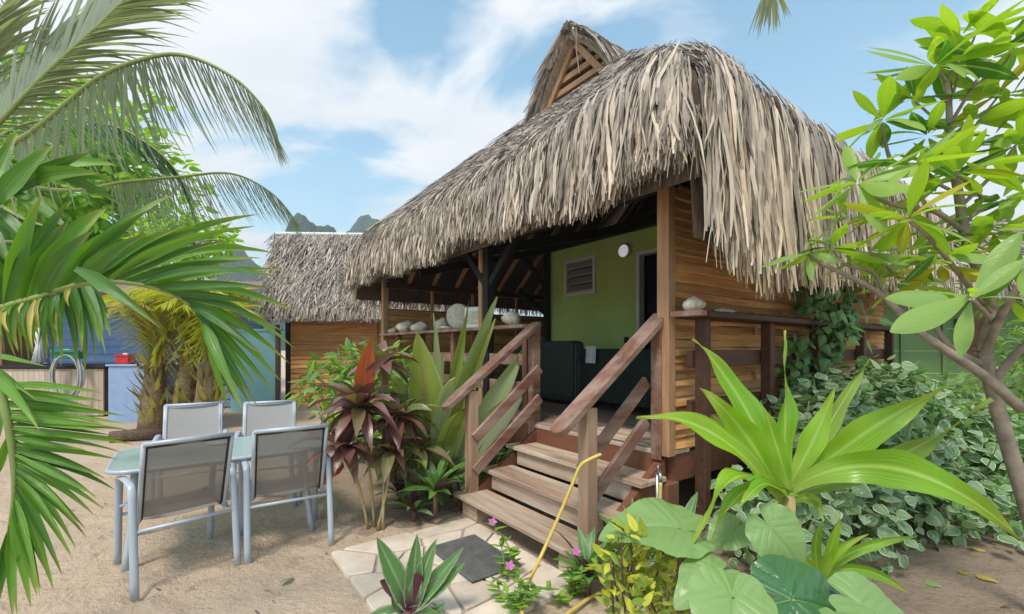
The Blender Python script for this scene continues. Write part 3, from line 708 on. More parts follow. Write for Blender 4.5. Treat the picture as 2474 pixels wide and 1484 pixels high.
rr = random.Random(21)
thatch_face('front', 24000, .42, TR_, TLf, A_TOP + .25, rr)
thatch_face('right', 15000, .9, PF, PB, AR, rr)
thatch_face('left', 900, .55, PF, PB, AR, rr)
def hf(e): return .42 + .05 * math.sin(e * 2.3) + .04 * math.sin(e * 5.1)
def hr_(e): return .92 + .08 * math.sin(e * 1.7 + 1) + .05 * math.sin(e * 6)
fringe('front', 4600, hf, TR_ + .02, TLf, rr, W=(.008, .038), near=lambda e: e < .75)
fringe('right', 4000, hr_, PF + .02, PB, rr, W=(.009, .044), near=lambda e: e < .95)
fringe('left', 1500, lambda e: .74, PF, PB, rr)
# hips : bundles laid down the corner lines
def hipline(side, n):
    for k in range(n):
        a = rr.uniform(.1, A_TOP); nn, z, q = prof(a)
        f = rr.random() < .5
        e = (TR_ + nn + abs(rr.gauss(0, .07))) if side == 'r' else (TLf - nn - abs(rr.gauss(0, .07)))
        if side == 'r' and not f: tk.add(*strand('right', PF + nn + abs(rr.gauss(0, .07)), a, rr.uniform(.4, .8), rr, drift=rr.gauss(-.1, .15), lay=rr.uniform(.04, .13)))
        else: tk.add(*strand('front', e, a, min(rr.uniform(.4, .8), a + .5), rr, drift=rr.gauss(.1 if side == 'l' else -.1, .15), lay=rr.uniform(.04, .13)))
hipline('r', 700); hipline('l', 380)
singles.sort(key=lambda g: -g[0])
for lay, g in singles[:300]:
    MB().add(*g).build('thatch_strand', M['thatch'], roof, True)
for lay, g in singles[300:]: tk.add(*g)
# gablet on top of the front slope
GT, GW, GP, GZ = 2.82, .92, 1.80, 5.16
GB = 1.58; RZ = 6.20
def ribbon(mb, pts, W, rr, warm=.3):
    b = rr.random(); an = rr.uniform(-1, 1); vs = []; cs = []; fs = []
    pts = [Vector(p) for p in pts]; n = len(pts)
    for i, p in enumerate(pts):
        T = (pts[min(i + 1, n - 1)] - pts[max(i - 1, 0)]).normalized(); s = T.cross(Vector((.2, .3, 1))).normalized(); s = Matrix.Rotation(an, 3, T) @ s
        w = W * .5 * (1 - .5 * (i / (n - 1)) ** 3); vs += [p - s * w, p + s * w]; wm = max(0, min(1, warm + (b - .5) * .5)); cs += [(b, 0, wm)] * 2
    for i in range(n - 1): fs.append((2 * i, 2 * i + 1, 2 * i + 3, 2 * i + 2))
    mb.add(vs, fs, cs)
gab = empty('gablet', (0, 0, 0)); gab.parent = roof
for sg in (-1, 1):
    mb = MB(); pr = [(0, RZ), (.30, RZ - .22), (.60, RZ - .55), (.84, RZ - .92), (.96, RZ - 1.25)]
    vs = []; fs = []
    for p in (GB + .03, 5.3):
        for (w, zz) in pr: vs.append((p + (.12 * w if p < 2 else 0), GT + sg * w, zz))
        for (w, zz) in pr: vs.append((p + (.12 * w if p < 2 else 0), GT + sg * (w - .04), zz - .08))
    for i in range(4): fs += [(i, i + 1, 11 + i, 10 + i), (5 + i, 15 + i, 16 + i, 6 + i), (i, 5 + i, 6 + i, i + 1)]
    mb.add(vs, fs).build('gablet_roof', M['thatch_b'], gab, True)
    for k in range(1500):
        w0 = rr.uniform(0, .95); p = GB + (rr.uniform(0, 3.7) if k > 500 else rr.uniform(-.03, .25)) + .12 * w0; pts = []
        L = rr.uniform(.3, .6); lay = rr.uniform(.0, .07); dp = rr.gauss(0, .1)
        for i in range(5):
            w = w0 + L * i / 4; zz = float(np.interp(w, [q[0] for q in pr] + [1.8], [q[1] for q in pr] + [RZ - 2.1])); pts.append((p + dp * i / 4, GT + sg * (w + lay), zz + lay))
        ribbon(tk, pts, rr.uniform(.014, .03), rr, .2)
    for k in range(110):                         # ragged rake edge
        w0 = rr.uniform(0, 1.1); zz = float(np.interp(w0, [q[0] for q in pr], [q[1] for q in pr])); p = GB + .12 * w0 + rr.uniform(-.03, .05)
        ribbon(tk, [(p, GT + sg * w0, zz + .02), (p - .02, GT + sg * (w0 + .06), zz - .07), (p + rr.uniform(-.02, .05), GT + sg * (w0 + .12), zz - rr.uniform(.1, .2))], rr.uniform(.014, .03), rr, .35)
MB().tube(spline([(GB - .02, GT, RZ + .01), (3, GT, RZ + .0), (5.3, GT, RZ)], 8), .07, 8).build('ridge_roll', M['under'], gab, True)
for k in range(500):
    p = rr.uniform(GB - .02, 5.2); sg = rr.choice((-1, 1)); ribbon(tk, [(p, GT - sg * .05, RZ + .10), (p + rr.gauss(0, .04), GT + sg * .12, RZ + .05), (p + rr.gauss(0, .06), GT + sg * .3, RZ - .14)], .028, rr, .2)
for k in range(5):
    zz = GZ - .05 + k * .17; w = GW * (1 - (k * .17) / (RZ - GZ + .12)) 
    if w < .12: continue
    MB().box(GP - .02, GP + .015, GT - w, GT + w, zz, zz + .085).build('gable_slat', M['board_old'], gab)
for sg in (-1, 1): MB().bar((GP - .04, GT, RZ - .12), (GP - .04, GT + sg * .88, GZ - .18), .05, .09).build('gable_rafter', M['post_tan'], gab)
MB().add([(GP + .25, GT - 1.1, GZ - .4), (GP + .25, GT + 1.1, GZ - .4), (GP + .25, GT, RZ - .1)], [(0, 1, 2)]).build('gable_backing', M['under'], gab)
ribbon(tk, [(GP - .35, GT - .35, RZ - .22), (GP - .33, GT - .33, RZ - .5), (GP - .30, GT - .36, RZ - .85)], .02, rr, .9)
mass = link('thatch_mass', fastmesh('thatch_mass', tk.v, tk.f, tk.c, True), roof, M['thatch']); mass['kind'] = 'stuff'

# ------------------------------------------------------------------ entrance steps
st = empty('wooden_steps', HC, TH, 'weathered four tread wooden staircase with plank handrails up to the porch', 'stairs')
RISE, RUN, P0 = .184, .30, -.94
for k in range(4):
    zt = .214 + RISE * k; p = P0 + RUN * k
    if k < 4: MB().box(p - .0, p + .30, -.02 if k != 1 else .0, 1.64 - (.0 if k < 3 else .03), zt - .038, zt).build('tread', M['step'], st, bevel=.006)
    if k: MB().box(p - .012 + .05, p + .013 + .05, .10, 1.50, zt - RISE + .006, zt - .042).build('riser', M['step'], st, bevel=.003)
for t in (.02, 1.52):
    MB().add([(P0 + .10, t, -.02), (P0 + .10, t, .17), (.0, t, .72), (.0, t, .45), (P0 + .55, t, -.02), (P0 + .10, t + .06, -.02), (P0 + .10, t + .06, .17), (.0, t + .06, .72), (.0, t + .06, .45), (P0 + .55, t + .06, -.02)],
             [(0, 1, 2, 3, 4), (9, 8, 7, 6, 5), (0, 5, 6, 1), (1, 6, 7, 2), (2, 7, 8, 3), (3, 8, 9, 4), (4, 9, 5, 0)]).build('stringer', M['fascia'], st)
for t in (.12, 1.42): MB().box(P0 + .04, P0 + .24, t - .12, t + .12, -.05, .174).build('support_block', M['step'], st, bevel=.01)
def plank(a, b, w, h, name, mat, round_end=0):
    mb = MB(); a = Vector(a); b = Vector(b); T = (b - a).normalized(); y = Vector((0, 1, 0)); u = y.cross(T); u = -u if u.z < 0 else u
    prof_ = [(-w / 2, 0), (w / 2, 0)]
    outl = []
    if round_end:
        for k in range(9): q = math.pi * (k / 8); outl.append((a + T * (w / 2 - w / 2 * math.sin(q)) + y * (-w / 2 * math.cos(q))))
    else: outl = [a - y * w / 2, a + y * w / 2]
    outl += [b + y * w / 2, b - y * w / 2]; n = len(outl)
    vs = [o + u * h / 2 for o in outl] + [o - u * h / 2 for o in outl]; fs = [tuple(range(n)), tuple(range(2 * n - 1, n - 1, -1))] + [(i, n + i, n + (i + 1) % n, (i + 1) % n) for i in range(n)]
    return mb.add(vs, fs).build(name, mat, st, bevel=.006)
for t, sgn in ((.07, -1), (1.56, 1)):
    MB().box(-.835, -.735, t - .045, t + .045, -.05 if t < 1 else -.02, 1.15).build('newel_post', M['newel'], st, bevel=.006)
    if t > 1: MB().box(-.05, .05, t - .0, t + .085, .40, 1.79).build('top_post', M['rail'], st, bevel=.005)
    else: MB().box(-.075, -.057, t - .06, t + .03, .70, 1.74).build('top_post', M['rail'], st, bevel=.004)
    plank((-1.08, t, 1.0), (.02, t + (.02 if t > 1 else -.005), 1.80), .14, .05, 'handrail', M['rail'], 1)
    for dz in (.30, .60):
        plank((-.79, t - sgn * .062, 1.06 - dz - .05), (-.01 if t > 1 else -.08, t - sgn * .062, 1.64 - dz - (.0 if t > 1 else .05)), .035, .10, 'mid_rail', M['rail'])
# sheet of plywood scrap lying on the top landing
MB().box(-.03, .40, .16, .92, DZ + .002, DZ + .012).build('landing_board', M['step'], st)

# ------------------------------------------------------------------ things on and in the porch
def lump(name, loc, sx, sy, sz, seed, label, cat, group=None, mat='coral', rz=0, peak=0):
    rr = random.Random(seed); vs = []; fs = []; n = 14; m = 9; ph = [rr.random() * 6 for _ in range(6)]
    for j in range(m):
        v = j / (m - 1)
        for i in range(n):
            a = 2 * math.pi * i / n; r = math.sin(math.pi * (.12 + .88 * v) if v < .999 else math.pi) ** .6
            k = 1 + .16 * math.sin(2 * a + ph[0] + 2 * v) + .12 * math.sin(3 * a + ph[1]) + .10 * math.sin(5 * a + ph[2] + 5 * v) + rr.uniform(-.06, .06)
            vs.append((sx * r * k * math.cos(a) + peak * sx * v, sy * r * k * math.sin(a), sz * (v ** .9) * (1 + .12 * math.sin(a + ph[3]) * v)))
    for j in range(m - 1):
        for i in range(n): fs.append((j * n + i, j * n + (i + 1) % n, (j + 1) * n + (i + 1) % n, (j + 1) * n + i))
    fs.append(tuple(range(n - 1, -1, -1)))
    o = MB().add(vs, fs).build(name, M[mat], None, True); o.location = loc; o.rotation_euler = (0, 0, rz); return tag(o, label, cat, group)
SHZ = 1.797
def shelf_at(px, x=-.0):
    best = min(((abs(CX + F * H(x, t, 0).x / H(x, t, 0).y - px), t) for t in [i * .01 for i in range(150, 585)])); return H(x, best[1], SHZ)
lump('coral_rock', shelf_at(950), .075, .06, .10, 1, 'smallest pale coral lump at the far left end of the porch shelf', 'coral')
lump('coral_rock', shelf_at(978), .14, .11, .19, 2, 'rounded pale coral rock second from the left on the porch shelf', 'coral', peak=.2)
lump('coral_rock', shelf_at(1010), .12, .09, .15, 3, 'pointed white coral rock third from the left on the porch shelf', 'coral', peak=.5)
lump('coral_rock', shelf_at(1066), .10, .08, .17, 4, 'brownish coral rock behind the pale crinum leaf on the porch shelf', 'coral')
lump('coral_rock', shelf_at(1077, -.06), .09, .05, .05, 9, 'low flat yellowish coral fragment left of the round disc on the porch shelf', 'coral')
lump('coral_rock', shelf_at(1240), .11, .07, .15, 6, 'white peaked coral rock on the porch shelf beside the left handrail', 'coral', peak=-.3)
def H_side(px, t=-.2):
    best = min(((abs(CX + F * H(p, t, 0).x / H(p, t, 0).y - px), p) for p in [i * .01 for i in range(-5, 480)])); return best[1]
lump('coral_rock', H(H_side(1672), -.2, 1.812), .085, .06, .105, 12, 'big pitted white coral rock on the side shelf near the corner post', 'coral', rz=.6, peak=.3)
lump('coral_rock', H(H_side(1750), -.2, 1.812), .085, .05, .045, 13, 'small low coral rock on the dark side shelf of the board wall', 'coral', rz=.6)
q = shelf_at(1108); d = empty('coral_disc', q, TH + .5, 'round pale coral disc standing upright on the porch shelf', 'disc')
MB().lathe([(.0, -.03), (.14, -.03), (.17, -.015), (.17, .015), (.14, .03), (.0, .03)], (0, 0, .165), 26, (1, .15, .1)).build('disc_body', M['coral'], d, True)
q = shelf_at(1147); d = empty('carved_tile', q, TH + .4, 'square white carved tile leaning on the porch shelf right of the disc', 'tile')
MB().box(-.02, .02, -.15, .15, 0, .26).build('tile_slab', M['white'], d, bevel=.006)
MB().box(-.028, -.02, -.11, .11, .05, .21).build('tile_panel', M['coral'], d, bevel=.004)
lp = empty('wall_lamp', H(2.735, 2.68, 3.08), TH, 'round white bulkhead lamp high on the green porch wall', 'lamp')
MB().lathe([(.0, 0), (.112, 0), (.116, .02), (.11, .035), (0, .035)], (0, 0, 0), 24, (-1, 0, 0)).build('backplate', M['white'], lp, True)
MB().lathe([(.098, .030), (.118, .030), (.121, .04), (.118, .05), (.098, .05)], (0, 0, 0), 24, (-1, 0, 0)).build('rim', M['alu'], lp, True)
MB().lathe([(.10, .036), (.096, .056), (.075, .076), (.04, .09), (.0, .094)], (0, 0, 0), 24, (-1, 0, 0)).build('lamp_globe', M['lamp'], lp, True)
so_ = empty('sofa', H(1.55, 2.75, DZ), TH, 'dark green striped sofa with its back to the steps', 'sofa')
MB().box(-.42, .42, -.55, .95, .06, .40).build('sofa_base', M['stripe'], so_, bevel=.03)
MB().box(-.45, -.22, -.58, .98, .08, .86).build('backrest', M['stripe'], so_, bevel=.06)
for a, b in ((-.62, -.40), (.80, 1.02)): MB().box(-.40, .45, a, b, .08, .62).build('armrest', M['stripe'], so_, bevel=.05)
for a in (-.35, .24): MB().box(-.20, .40, a, a + .56, .40, .52).build('seat_cushion', M['stripe'], so_, bevel=.04)
tb = empty('porch_table', H(1.55, 1.45, DZ), TH, 'porch table draped in a dark green cloth beside the door', 'table')
MB().box(-.40, .40, -.50, .55, .70, .745).build('tabletop', M['dark'], tb, bevel=.01)
for x in (-.36, .36):
    for y in (-.45, .5): MB().box(x - .03, x + .03, y - .03, y + .03, 0, .70).build('leg', M['dark'], tb)
def drape():
    vs = []; fs = []; per = []
    for k in range(80):
        a = k / 80 * 4; s = int(a); u = a - s
        c = [(-.42, -.52), (.42, -.52), (.42, .57), (-.42, .57)]; p = c[s]; qq = c[(s + 1) % 4]; per.append((p[0] + (qq[0] - p[0]) * u, p[1] + (qq[1] - p[1]) * u, k))
    for j, zz in enumerate((.755, .752, .6, .4, .22, .12)):
        for x, y, k in per:
            f = .93 if j == 0 else 1 + (.06 * j / 5) * (1 + .7 * math.sin(k * 1.9)); vs.append((x * f, y * f, zz))
    for j in range(5):
        for k in range(80): fs.append((j * 80 + k, j * 80 + (k + 1) % 80, (j + 1) * 80 + (k + 1) % 80, (j + 1) * 80 + k))
    fs.append(tuple(range(80))); return MB().add(vs, fs)
ct = empty('tablecloth', H(1.55, 1.45, DZ), TH, 'dark green cloth hanging over the porch table', 'tablecloth'); drape().build('cloth', M['cloth'], ct, True)
pp = tag(MB().add([(-.485, .30, .58), (-.487, .46, .58), (-.475, .46, .79), (-.473, .30, .79), (-.25, .31, .80), (-.25, .45, .80), (-.483, .30, .58), (-.485, .46, .58), (-.470, .46, .787), (-.468, .30, .787)], [(0, 1, 2, 3), (3, 2, 5, 4), (6, 9, 8, 7)]).build('notice_sheet', M['paper']), 'grey white paper sheet hanging over the edge of the draped porch table', 'paper'); pp.location = H(1.55, 1.45, DZ); pp.rotation_euler = (0, 0, TH)
pc = empty('plastic_chair', H(2.25, 1.45, DZ), TH + 2.2, 'white plastic chair glimpsed behind the right handrail by the door', 'chair')
MB().box(-.22, .22, -.22, .22, .40, .44).build('seat', M['white'], pc, bevel=.015)
MB().add([(-.22, -.22, .44), (.22, -.22, .44), (.24, -.32, .88), (-.24, -.32, .88), (-.22, -.19, .44), (.22, -.19, .44), (.24, -.29, .88), (-.24, -.29, .88)], [(0, 1, 2, 3), (7, 6, 5, 4), (0, 3, 7, 4), (1, 5, 6, 2), (3, 2, 6, 7)]).build('backrest', M['white'], pc)
for x in (-.2, .2):
    for y in (-.2, .2): MB().tube([(x, y, .41), (x * 1.15, y * 1.15, 0)], [.025, .018], 8).build('leg', M['white'], pc)

# ------------------------------------------------------------------ neighbouring buildings
def plane_thatch(O, U, Sv, w0, w1, wt0, wt1, Ls, n, rr, Wd=(.025, .05), L=(.4, .75), lift=.06, hang=.25):
    mb = MB(); O = Vector(O); U = Vector(U).normalized(); Sv = Vector(Sv).normalized(); N = U.cross(Sv).normalized(); N = N if N.z > 0 else -N
    for k in range(n):
        s = rr.uniform(-.05, Ls); f = s / Ls; lo = w0 + (wt0 - w0) * f; hi = w1 + (wt1 - w1) * f; e = rr.uniform(lo, hi); l = rr.uniform(*L); lay = rr.uniform(0, lift); dr = rr.gauss(0, .22); b = rr.random(); tw = rr.uniform(-.9, .9)
        vs = []; cs = []; sd = U * math.cos(tw) + N * math.sin(tw); w = rr.uniform(*Wd) / 2
        for i in range(4):
            u = i / 3; d = s - l * u
            p = O + U * (e + dr * l * u) + (Sv * d if d > 0 else Vector((0, 0, max(d, -hang * rr.uniform(.8, 1.1))))) + N * (lay + .05 * u)
            vs += [p - sd * w, p + sd * w]; cs += [(b, u, max(0, min(1, .35 + (b - .5))))] * 2
        mb.add(vs, [(0, 1, 3, 2), (2, 3, 5, 4), (4, 5, 7, 6)], cs)
    return mb
rr = random.Random(31)
lh = empty('thatched_hut', (-4.2, 11.2, 0), 0, 'neighbouring hut with grey thatch and honey board wall left of the bungalow', 'hut')
hw = MB().box(-1.27, 3.0, .03, .10, .12, 2.5).build('front_wall', M['dark'], lh)
z = .12
while z < 2.4:
    h = rr.uniform(.10, .135); cut = rr.uniform(.2, 1.2)
    for a, b in ((-1.25, cut - .004), (cut + .004, 3.0)): wavy_board(a, b, .028, z, z + h, .028, 8, 'x', -1, rr).build('board', M['board_pale'], hw)
    z += h
MB().box(-1.36, -1.27, -.03, .08, 0, 2.5).build('corner_post', M['black'], lh)
MB().box(.82, .90, -.045, -.012, .1, 2.4).build('wall_batten', M['post_tan'], lh)
MB().box(-1.5, 3.0, -.1, .25, -.05, .115).build('concrete_base', M['mortar'], lh)
MB().box(-1.3, -1.24, .12, 4, .1, 2.5).build('side_wall', M['turq'], lh)
rf = MB().add([(-1.65, -.40, 2.26), (3.4, -.40, 2.26), (3.9, 1.25, 4.52), (-2.25, 1.25, 4.52), (-1.65, 3.2, 2.2), (3.4, 3.2, 2.2)], [(0, 1, 2, 3), (3, 2, 5, 4), (0, 3, 4)]).build('hut_roof', M['under'], lh)
mb = plane_thatch((0, -.42, 2.36), (1, 0, 0), (0, 1.65, 2.26), -1.68, 3.4, -2.25, 3.9, 2.8, 9000, rr, lift=.12, Wd=(.012, .03), L=(.25, .55))
o = mb.build('thatch_mass', M['thatch2'], rf, True); o['kind'] = 'stuff'
e2 = MB()
for k in range(160):
    f = rr.random(); ribbon(e2, [Vector((-1.66 - .6 * f, -.42 + 1.65 * f, 2.38 + 2.24 * f)), Vector((-1.72 - .6 * f, -.40 + 1.65 * f, 2.2 + 2.24 * f)), Vector((-1.66 - .6 * f + rr.gauss(0, .05), -.3 + 1.65 * f, 2.0 + 2.24 * f))], .035, rr, .2)
o = e2.build('rake_fringe', M['thatch2'], rf, True); o['kind'] = 'stuff'
MB().tube([(-2.3, 1.25, 4.66), (0, 1.25, 4.63), (3.9, 1.25, 4.63)], .06, 8).build('ridge_cap', M['white'], lh, True)

rh = empty('green_hut', (7.6, 8.7, 0), 0, 'green painted hut with drooping thatch behind the frangipani', 'hut')
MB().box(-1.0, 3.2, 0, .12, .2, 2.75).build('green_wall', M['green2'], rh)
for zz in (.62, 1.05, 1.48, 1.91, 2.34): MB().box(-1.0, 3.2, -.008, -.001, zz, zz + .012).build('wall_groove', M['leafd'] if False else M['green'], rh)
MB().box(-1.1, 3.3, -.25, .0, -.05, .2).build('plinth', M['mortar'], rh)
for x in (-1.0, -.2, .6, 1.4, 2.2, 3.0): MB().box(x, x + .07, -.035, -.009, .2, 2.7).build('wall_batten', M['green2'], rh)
MB().box(.85, 1.45, -.045, -.01, 1.3, 2.1).build('shutter', M['post_red'], rh)
for k in range(7): MB().bar((.88, -.05, 1.36 + k * .105), (1.42, -.05, 1.36 + k * .105), .012, .08, (0, -.5, 1)).build('shutter_slat', M['post_red'], rh)
r2 = MB().add([(-1.5, -.55, 2.75), (3.6, -.55, 2.75), (3.4, 1.5, 4.3), (-1.5, 1.5, 4.3), (3.6, 3.4, 2.7), (-1.5, 3.4, 2.7)], [(0, 1, 2, 3), (3, 2, 4, 5)]).build('hut_roof', M['under'], rh)
mb = plane_thatch((0, -.57, 2.85), (1, 0, 0), (0, 2.05, 1.55), -1.5, 3.6, -1.4, 3.3, 2.5, 3200, rr, lift=.12, hang=.4)
mb2 = plane_thatch((0, -.62, 2.9), (1, 0, 0), (0, .1, 1), -1.5, 3.6, -1.5, 3.6, .2, 500, rr, lift=.12, hang=.55, L=(.4, .7)); mb.add(mb2.v, mb2.f, mb2.c)
o = mb.build('thatch_mass', M['thatch2'], r2, True); o['kind'] = 'stuff'

bh = empty('blue_house', (-9.2, 11.6, 0), 0, 'blue weatherboard house with a low rusty roof at far left', 'house')
bwl = MB().box(-2.6, 2.8, .03, .12, 0, 2.75).build('front_wall', M['blue'], bh)
for k in range(14):
    zz = .05 + k * .19; MB().add([(-2.6, .03, zz), (2.8, .03, zz), (2.8, .0, zz + .004), (-2.6, .0, zz + .004), (-2.6, .022, zz + .188), (2.8, .022, zz + .188)], [(0, 1, 2, 3), (3, 2, 5, 4)]).build('weatherboard', M['blue'], bwl)
MB().box(-2.72, -2.6, -.04, .12, 0, 2.75).build('corner_board', M['blue2'], bh)
rr3 = MB(); n = 60
for k in range(n): rr3.add([(-3.6 + k * .11, -.9, 2.88 + .02 * (k % 2)), (-3.6 + (k + 1) * .11, -.9, 2.88 + .02 * ((k + 1) % 2)), (-3.6 + (k + 1) * .11, 2.6, 3.6 + .02 * ((k + 1) % 2)), (-3.6 + k * .11, 2.6, 3.6 + .02 * (k % 2))], [(0, 1, 2, 3)])
rr3.build('roof_sheet', M['rust'], bh); MB().tube([(-3.6, -.95, 2.86), (3.0, -.95, 2.84)], .05, 8).build('gutter', M['rust'], bh, True)
MB().box(-3.6, 3, -.85, -.80, 2.6, 2.86).build('eave_board', M['rust'], bh)
sd_ = empty('open_shed', (-12.9, 11.4, 0), 0, 'dark open timber shed at the left edge beside the blue house', 'shed')
MB().box(-2, .9, .5, .56, 0, 2.7).build('back_wall', M['dark'], sd_)
for x in (-1.9, -.6, .75): MB().box(x - .05, x + .05, -.6, -.5, 0, 2.7).build('post', M['post_red'], sd_)
MB().box(-2.1, 1.0, -.8, .7, 2.7, 2.78).build('shed_roof', M['rust'], sd_)
for k in range(5): MB().box(-2, .9, .40, .5, .3 + k * .5, .34 + k * .5).build('shelf_board', M['dark'], sd_)
bl = empty('blue_block', (-7.75, 9.45, 0), 0, 'low pale blue rendered block in front of the blue house', 'block')
MB().box(-.62, .62, -.02, .7, -.05, 1.16).build('rendered_body', M['blue2'], bl, bevel=.02)
MB().box(-.66, .66, -.05, .74, 1.16, 1.20).build('cap', M['blue2'], bl, bevel=.01)
rb = empty('red_box', (-8.15, 9.6, 1.20), 0, 'small red plastic box on top of the blue block', 'box')
MB().box(-.14, .14, -.1, .1, 0, .16).build('box_body', M['redp'], rb, bevel=.02); MB().box(-.15, .15, -.11, .11, .16, .20).build('lid', M['redp'], rb, bevel=.01); MB().box(-.05, .05, -.015, .015, .20, .235).build('handle', M['white'], rb, bevel=.005)
ht = empty('wooden_tub', (-10.35, 10.2, 0), 0, 'timber clad spa tub with a dark rim at the left behind the palm', 'tub')
MB().box(-1.2, 1.2, .03, 1.6, 0, 1.07).build('tub_shell', M['dark'], ht)
for k in range(20): MB().box(-1.2 + k * .12, -1.2 + k * .12 + .114, -.0, .028, .03, 1.07).build('cladding_board', M['clad'], ht)
MB().box(-1.25, 1.25, -.04, 1.65, 1.07, 1.15).build('rim', M['black'], ht, bevel=.02)
hr = empty('hose_reel', (-9.75, 10.1, 1.0), 0, 'grey garden hose coiled on a green hanger by the tub', 'hose reel')
MB().box(-.28, .28, -.16, .02, .30, .46).build('hanger', M['greenp'], hr, bevel=.03); MB().box(-.32, .32, -.2, -.15, .44, .50).build('hanger_lip', M['greenp'], hr, bevel=.01)
for k in range(7):
    a0 = R.uniform(-.03, .03); r_ = .33 + R.uniform(-.05, .05); rz_ = .50 + R.uniform(-.05, .08)
    MB().tube([(a0 + r_ * math.cos(q) , -.10 - .02 * (k % 4), -.02 + rz_ * math.sin(q) - .05) for q in [2 * math.pi * j / 28 for j in range(29)]], .017, 6, False).build('hose_loop', M['hose_g'], hr, True)
pu = empty('closed_parasol', (-11.0, 10.6, 1.15), 0, 'closed white parasol standing by the tub at the left', 'parasol')
MB().tube([(0, 0, -1.1), (0, 0, 1.0)], .02, 8).build('pole', M['steel'], pu)
pv = MB(); 
for k in range(10):
    a = 2 * math.pi * k / 10; pv.tube([(0.02 * math.cos(a), .02 * math.sin(a), .95), (.055 * math.cos(a), .055 * math.sin(a), .6), (.04 * math.cos(a), .04 * math.sin(a), .45), (.10 * math.cos(a), .1 * math.sin(a), .05)], [.02, .035, .03, .045], 6)
pv.build('folded_canopy', M['white'], pu, True)
tq = empty('turquoise_wall', (-6.05, 11.0, 0), 0, 'pale turquoise wall between the yellow palm and the neighbouring hut', 'wall')
MB().box(-.75, .42, 0, .10, 0, 1.95).build('wall_panel', M['turq'], tq); MB().box(-.78, .45, -.03, .13, 1.95, 2.0).build('coping', M['turq'], tq); MB().box(.36, .44, -.06, -.0, 0, 2.1).build('gate_post', M['barkd'], tq)

# ------------------------------------------------------------------ garden furniture
def chair(loc, rz, label, sl, tm=M['trim']):
    c = empty('garden_chair', loc, rz, label, 'chair', 'grey sling garden chairs around the glass table')
    for sg in (-1, 1):
        x = sg * .285
        MB().tube(spline([(x, -.34, -.015), (x, -.285, .33), (x, -.235, .62), (x, -.19, .665), (x, 0, .665), (x, .19, .645), (x, .245, .60), (x, .285, .33), (x, .32, -.015)], 22), .023, 8, True, .6, 1.0).build('side_frame', M['alu'], c, True)
        MB().tube([(sg * .245, .26, .44), (sg * .245, 0, .415), (sg * .245, -.15, .405), (sg * .245, -.185, .43), (sg * .245, -.30, .78), (sg * .245, -.355, .945)], .014, 8).build('sling_rail', M['alu'], c, True)
        MB().tube([(sg * .232, .24, .447), (sg * .232, 0, .424), (sg * .232, -.145, .414), (sg * .232, -.178, .437), (sg * .232, -.292, .78), (sg * .232, -.347, .94)], .012, 6).build('sling_trim', tm, c, True)
        for y, zz in ((.22, .44), (-.12, .405)): MB().tube([(sg * .245, y, zz), (sg * .285, y, zz)], .011, 6).build('bracket', M['alu'], c)
    MB().tube([(-.25, -.355, .945), (.25, -.355, .945)], .016, 8).build('top_bar', M['alu'], c, True)
    MB().tube([(-.285, -.272, .385), (.285, -.272, .385)], .012, 8).build('rear_stretcher', M['alu'], c, True)
    MB().tube([(-.285, .29, .36), (.285, .29, .36)], .012, 8).build('front_stretcher', M['alu'], c, True)
    def sheet(pts, name):
        vs = []; fs = []; n = 8; path = spline(pts, 14)
        for j, (y, zz, _) in enumerate([(p.x, p.y, 0) for p in path]):
            for i in range(n + 1): u = i / n * 2 - 1; s = .018 * (1 - u * u); vs.append((u * .232, y - s * (1 if name == 'backrest' else 0), zz - s * (0 if name == 'backrest' else 1)))
        m = n + 1
        for j in range(len(path) - 1):
            for i in range(n): fs.append((j * m + i, j * m + i + 1, (j + 1) * m + i + 1, (j + 1) * m + i))
        return MB().add(vs, fs).build(name, sl, c, True)
    sheet([(-.172, .44, 0), (-.23, .60, 0), (-.29, .78, 0), (-.352, .945, 0)], 'backrest'); sheet([(.255, .445, 0), (.1, .428, 0), (-.1, .412, 0), (-.165, .425, 0)], 'seat')
    MB().tube([(-.232, -.352, .925), (.232, -.352, .925)], .010, 6).build('top_trim', tm, c, True)
    return c
chair((-2.39, 3.25, 0), rad(48), 'nearest grey sling garden chair, its back to the camera, beside the big palm leaves', M['sling'])
chair((-1.84, 3.69, 0), rad(34), 'grey sling garden chair with its back to the camera, beside the burgundy ti plant', M['sling'])
chair((-3.20, 4.55, 0), rad(212), 'pale grey garden chair behind the glass table, left of the far pair', M['sling2'], M['trim2'])
chair((-2.52, 4.72, 0), rad(206), 'pale grey garden chair behind the glass table, right of the far pair', M['sling2'], M['trim2'])
tbl = empty('glass_table', (-2.40, 3.80, 0), rad(36), 'frosted glass garden table with grey metal legs between the chairs', 'table')
def rrect(a, b, r, z, n=6):
    o = []
    for sx, sy, q in ((1, 1, 0), (-1, 1, 90), (-1, -1, 180), (1, -1, 270)):
        for k in range(n + 1): w = rad(q + 90 * k / n); o.append((sx * (a - r) + r * math.cos(w), sy * (b - r) + r * math.sin(w), z))
    return o
o1 = rrect(.70, .43, .14, .706); o2 = rrect(.70, .43, .14, .714); n = len(o1)
MB().add(o1 + o2, [tuple(range(n - 1, -1, -1)), tuple(range(n, 2 * n))] + [(i, (i + 1) % n, n + (i + 1) % n, n + i) for i in range(n)]).build('glass_top', M['glass'], tbl)
rim = rrect(.705, .435, .145, .70); MB().tube(rim + [rim[0]], .016, 8, False).build('table_rim', M['alu'], tbl, True)
for sx in (-1, 1):
    for sy in (-1, 1): MB().tube(spline([(sx * .56, sy * .30, .695), (sx * .57, sy * .31, .35), (sx * .61, sy * .35, -.015)], 6), .024, 8).build('leg', M['alu'], tbl, True)
    MB().tube([(sx * .56, -.30, .66), (sx * .56, .30, .66)], .014, 6).build('cross_bar', M['alu'], tbl, True)
